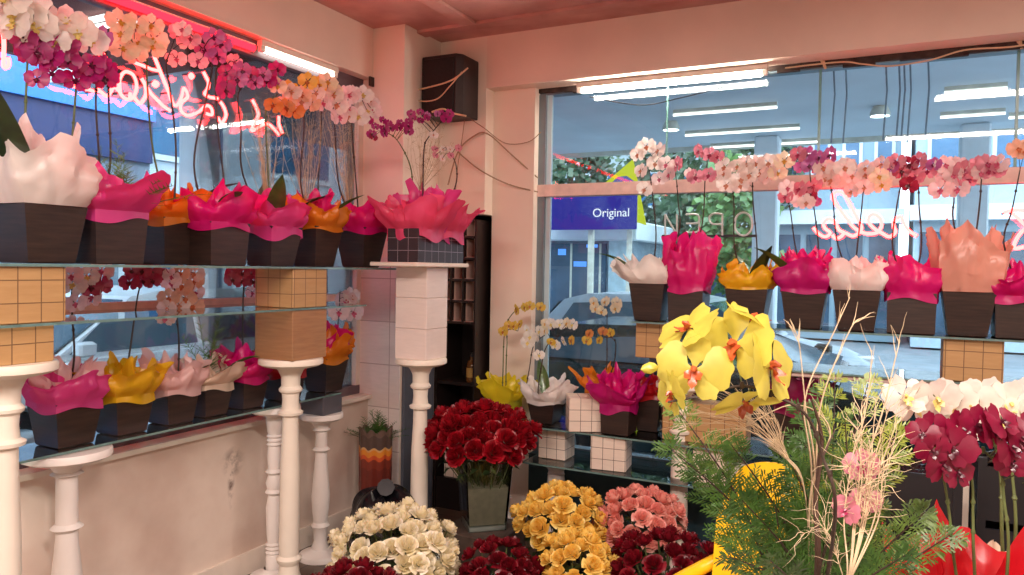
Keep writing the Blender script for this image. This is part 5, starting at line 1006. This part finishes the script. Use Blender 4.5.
# cars
tyre = mat('tyre_rubber', '#1d1e20', rough=.8); rim = mat('wheel_rim', '#a9b2b8', rough=.3, metal=.8); cgl = mat('car_glass', '#56707f', rough=.06, noise=.1, nscale=1); tail = mat('tail_lamp', '#c21a38', rough=.2); headl = mat('head_lamp', '#dfe8ec', rough=.1)
def car(lb, loc, rot, m, L=4.1, W=1.72, H=1.46, hatch=True):
    """hatchback, nose towards local +X"""
    t = thing('car', lb, 'car', loc); t.rotation_euler = (0, 0, rot); h = L/2
    low_ = [(-h, .34), (-h-.02, .62), (-h+.05, .92), (-h+.35, .98), (h-1.25, .96), (h-.35, .80), (h-.03, .66), (h, .40), (h-.1, .24)]
    def arch(cx): return [(cx+.36*math.cos(a), .30+.36*math.sin(a)) for a in [k*PI/8 for k in range(9)]]
    prof = low_+[p for p in arch(h-.78) if p[1] > .2]+[p for p in arch(-h+.78) if p[1] > .2]+[(-h+.1, .24)]
    rings = []
    for y, k in ((-W/2+.0, .0), (-W/2+.02, .0), (W/2-.02, 0), (W/2, 0)):
        ins = .04 if abs(y) == W/2 else 0
        rings.append([(x*(1-ins*.15), y, z+(ins*.3 if z < .4 else -ins*.3)) for x, z in prof])
    MB().loft(rings, 0, True).build('body', m, t, smooth=False)
    gp = [(-h+.12, .95), (-h+.42, H-.10), (-h+.75, H-.02), (-.2, H), (h-1.85, H-.06), (h-1.05, .95)]
    def gring(y, k): return [(x*(1 if z < 1 else 1-.03*k), y*(1 if z < 1 else .80), z) for x, z in gp]
    MB().loft([gring(-W/2+.05, 1), gring(W/2-.05, 1)], 0, True).build('cabin', m, t, smooth=False)
    for s in (-1, 1):
        def pt(x, z): k = (z-.95)/(H-.95); return (x, s*((W/2-.05)*(1-.2*k)+.006), z)
        for q in ([(-h+.42, 1.0), (-h+.62, H-.14), (-.45, H-.09), (-.45, 1.0)], [(-.38, 1.0), (-.38, H-.09), (.35, H-.12), (h-1.2, 1.0)]): MB().prism([pt(*a) for a in q], (0, s*.008, 0)).build('side_window', cgl, t, smooth=False)
        for cx in (h-.78, -h+.78):
            wl_ = MB(); n = 24; wl_.loft([[(cx+r*math.cos(2*PI*k/n), s*y, .30+r*math.sin(2*PI*k/n)) for k in range(n)] for r, y in ((.20, W/2-.2), (.30, W/2-.19), (.315, W/2-.1), (.30, W/2-.01), (.20, W/2))], 0, True); wo = wl_.build('wheel', tyre, t)
            hb = MB(); hb.loft([[(cx+r*math.cos(2*PI*k/n), s*y, .30+r*math.sin(2*PI*k/n)) for k in range(n)] for r, y in ((.19, W/2+.001), (.17, W/2+.012), (.05, W/2+.02))], 0, True); hb.build('rim', rim, wo)
        MB().bbox((-h-.03, s*(W/2-.30)-.13, .66), (-h+.09, s*(W/2-.30)+.17*s*s, .90), .02).build('tail_lamp', tail, t); MB().bbox((h-.30, s*(W/2-.25)-.14, .58), (h-.02, s*(W/2-.25)+.14, .74), .02).build('head_lamp', headl, t)
        MB().bbox((h-1.35, s*(W/2+.02)-.06, .98), (h-1.2, s*(W/2+.02)+.06, 1.1), .02).build('mirror', m, t)
    def q2(x, z, y): k = (z-.95)/(H-.95); return (x, y*(W/2-.12)*(1-.2*k), z)
    MB().prism([q2(h-1.12+.01, 1.0, -1), q2(h-1.12+.01, 1.0, 1), q2(h-1.80, H-.10, 1), q2(h-1.80, H-.10, -1)], (.012, 0, .012)).build('windscreen', cgl, t, smooth=False)
    MB().prism([q2(-h+.16, 1.02, -1), q2(-h+.16, 1.02, 1), q2(-h+.40, H-.13, 1), q2(-h+.40, H-.13, -1)], (-.012, 0, .008)).build('rear_window', cgl, t, smooth=False)
    return t
silver = mat('silver_paint', '#cfdbe2', rough=.25, metal=.2, noise=.03); carw = mat('white_paint', '#e9f4f7', rough=.25, noise=.02); card = mat('dark_green_paint', '#2c3a3c', rough=.15, noise=.08)
a = aty(548, 300, 9.6); car('silver hatchback parked beyond the dark car outside the back window', (a.x+2.1, 9.6, GZ-.05), 0, silver)
a = aty(546, 300, 6.6); car('dark green car parked closest to the back window', (a.x+1.7, 6.6, GZ-.05), 0, card, 4.0, 1.66, 1.30)
a = atx(132, 300, -6.6); car('white hatchback parked outside the left window', (-6.6, a.y-.3, GZ-.05), -PI/2, carw, 4.1, 1.75, 1.5)
# left side of the street
t = thing('awning', 'wide dark red-brown awning over the pavement outside the left window', 'awning', (-4.5, 3, 3.2)); MB().box((-1.5, -9, 0), (1.35, 1.55, .12)).build('soffit', mat('awning_cloth', '#7a4a48', rough=.8, noise=.1, nscale=1.5), t, smooth=False); MB().box((-1.58, -9, -.08), (-1.5, 1.55, .2)).build('edge_trim', mat('awning_trim', '#8a4a4a', rough=.6), t, smooth=False)
for p0, p1, lb in (((84, 22), (132, 11), 'strip light under the awning beside the topmost white orchid'), ((92, 28), (150, 17), 'strip light under the awning behind the cream orchids')):
    a = atz(*p0, 3.16); b = atz(*p1, 3.16); t = thing('strip_light', lb, 'lamp', a, 'strip lights under the awning'); MB().tube([(0, 0, 0), b-a], .022, 8).build('tube', tw, t); MB().box((-.03, -.03, .021), (.03, .03, .04)).build('bracket', canl, t)
a = atx(203, 200, -6.05); t = thing('awning_pillar', 'white pillar carrying the awning outside the left window', 'pillar', (-6.1, a.y, GZ)); MB().bbox((-.14, -.14, 0), (.14, .14, 3.2-GZ-.09), .02).build('shaft', white, t, smooth=False); MB().bbox((-.19, -.19, 0), (.19, .19, .25), .02).build('foot', canl, t, smooth=False)
XS = -9.0
def zz(y): return atx(0, y, XS+.12).z
yend = atx(150, 100, XS).y
t = thing('shop_building', 'shop with bright blue fascia across the street outside the left window', 'building', (XS, 0, GZ)); bf_ = mat('bright_blue_fascia', '#2f7fd0', rough=.4, noise=.03); db = mat('dark_blue_band', '#28386a', rough=.5, noise=.08)
MB().box((-6, -14, 0), (0, yend, 6.5)).build('wall', mat('slate_shop_wall', '#76879a', rough=.6, noise=.1), t, smooth=False); MB().box((.001, -14, zz(90)-GZ), (.12, yend, zz(48)-GZ)).build('fascia', bf_, t, smooth=False); MB().box((.001, -14, zz(140)-GZ), (.06, yend, zz(90)-GZ-.002)).build('band', db, t, smooth=False)
for k in range(6): y = yend-.4-k*3.0; f = MB().box((.001, y-2.5, .4), (.05, y, 2.5)).build('shop_window', white, t, smooth=False); MB().box((.051, y-2.4, .5), (.06, y-.1, 2.4)).build('pane', mat('shop_pane', '#7ea2b8', rough=.12, noise=.3, nscale=1), f, smooth=False)
t = thing('house', 'grey-blue house with tall windows across the street outside the left window', 'building', (-11, yend+7, GZ)); MB().box((-5, -6.3, 0), (0, 9, 7)).build('wall', mat('blue_grey_facade', '#b9cbd8', rough=.7, noise=.1, nscale=.7), t, smooth=False)
for k in range(5):
    for z in (.5, 3.4): f = MB().box((.001, -5.8+k*2.9, z), (.06, -3.9+k*2.9, z+2.1)).build('window', white, t, smooth=False); MB().box((.061, -5.7+k*2.9, z+.1), (.07, -4.0+k*2.9, z+2.0)).build('pane', wing, f, smooth=False)
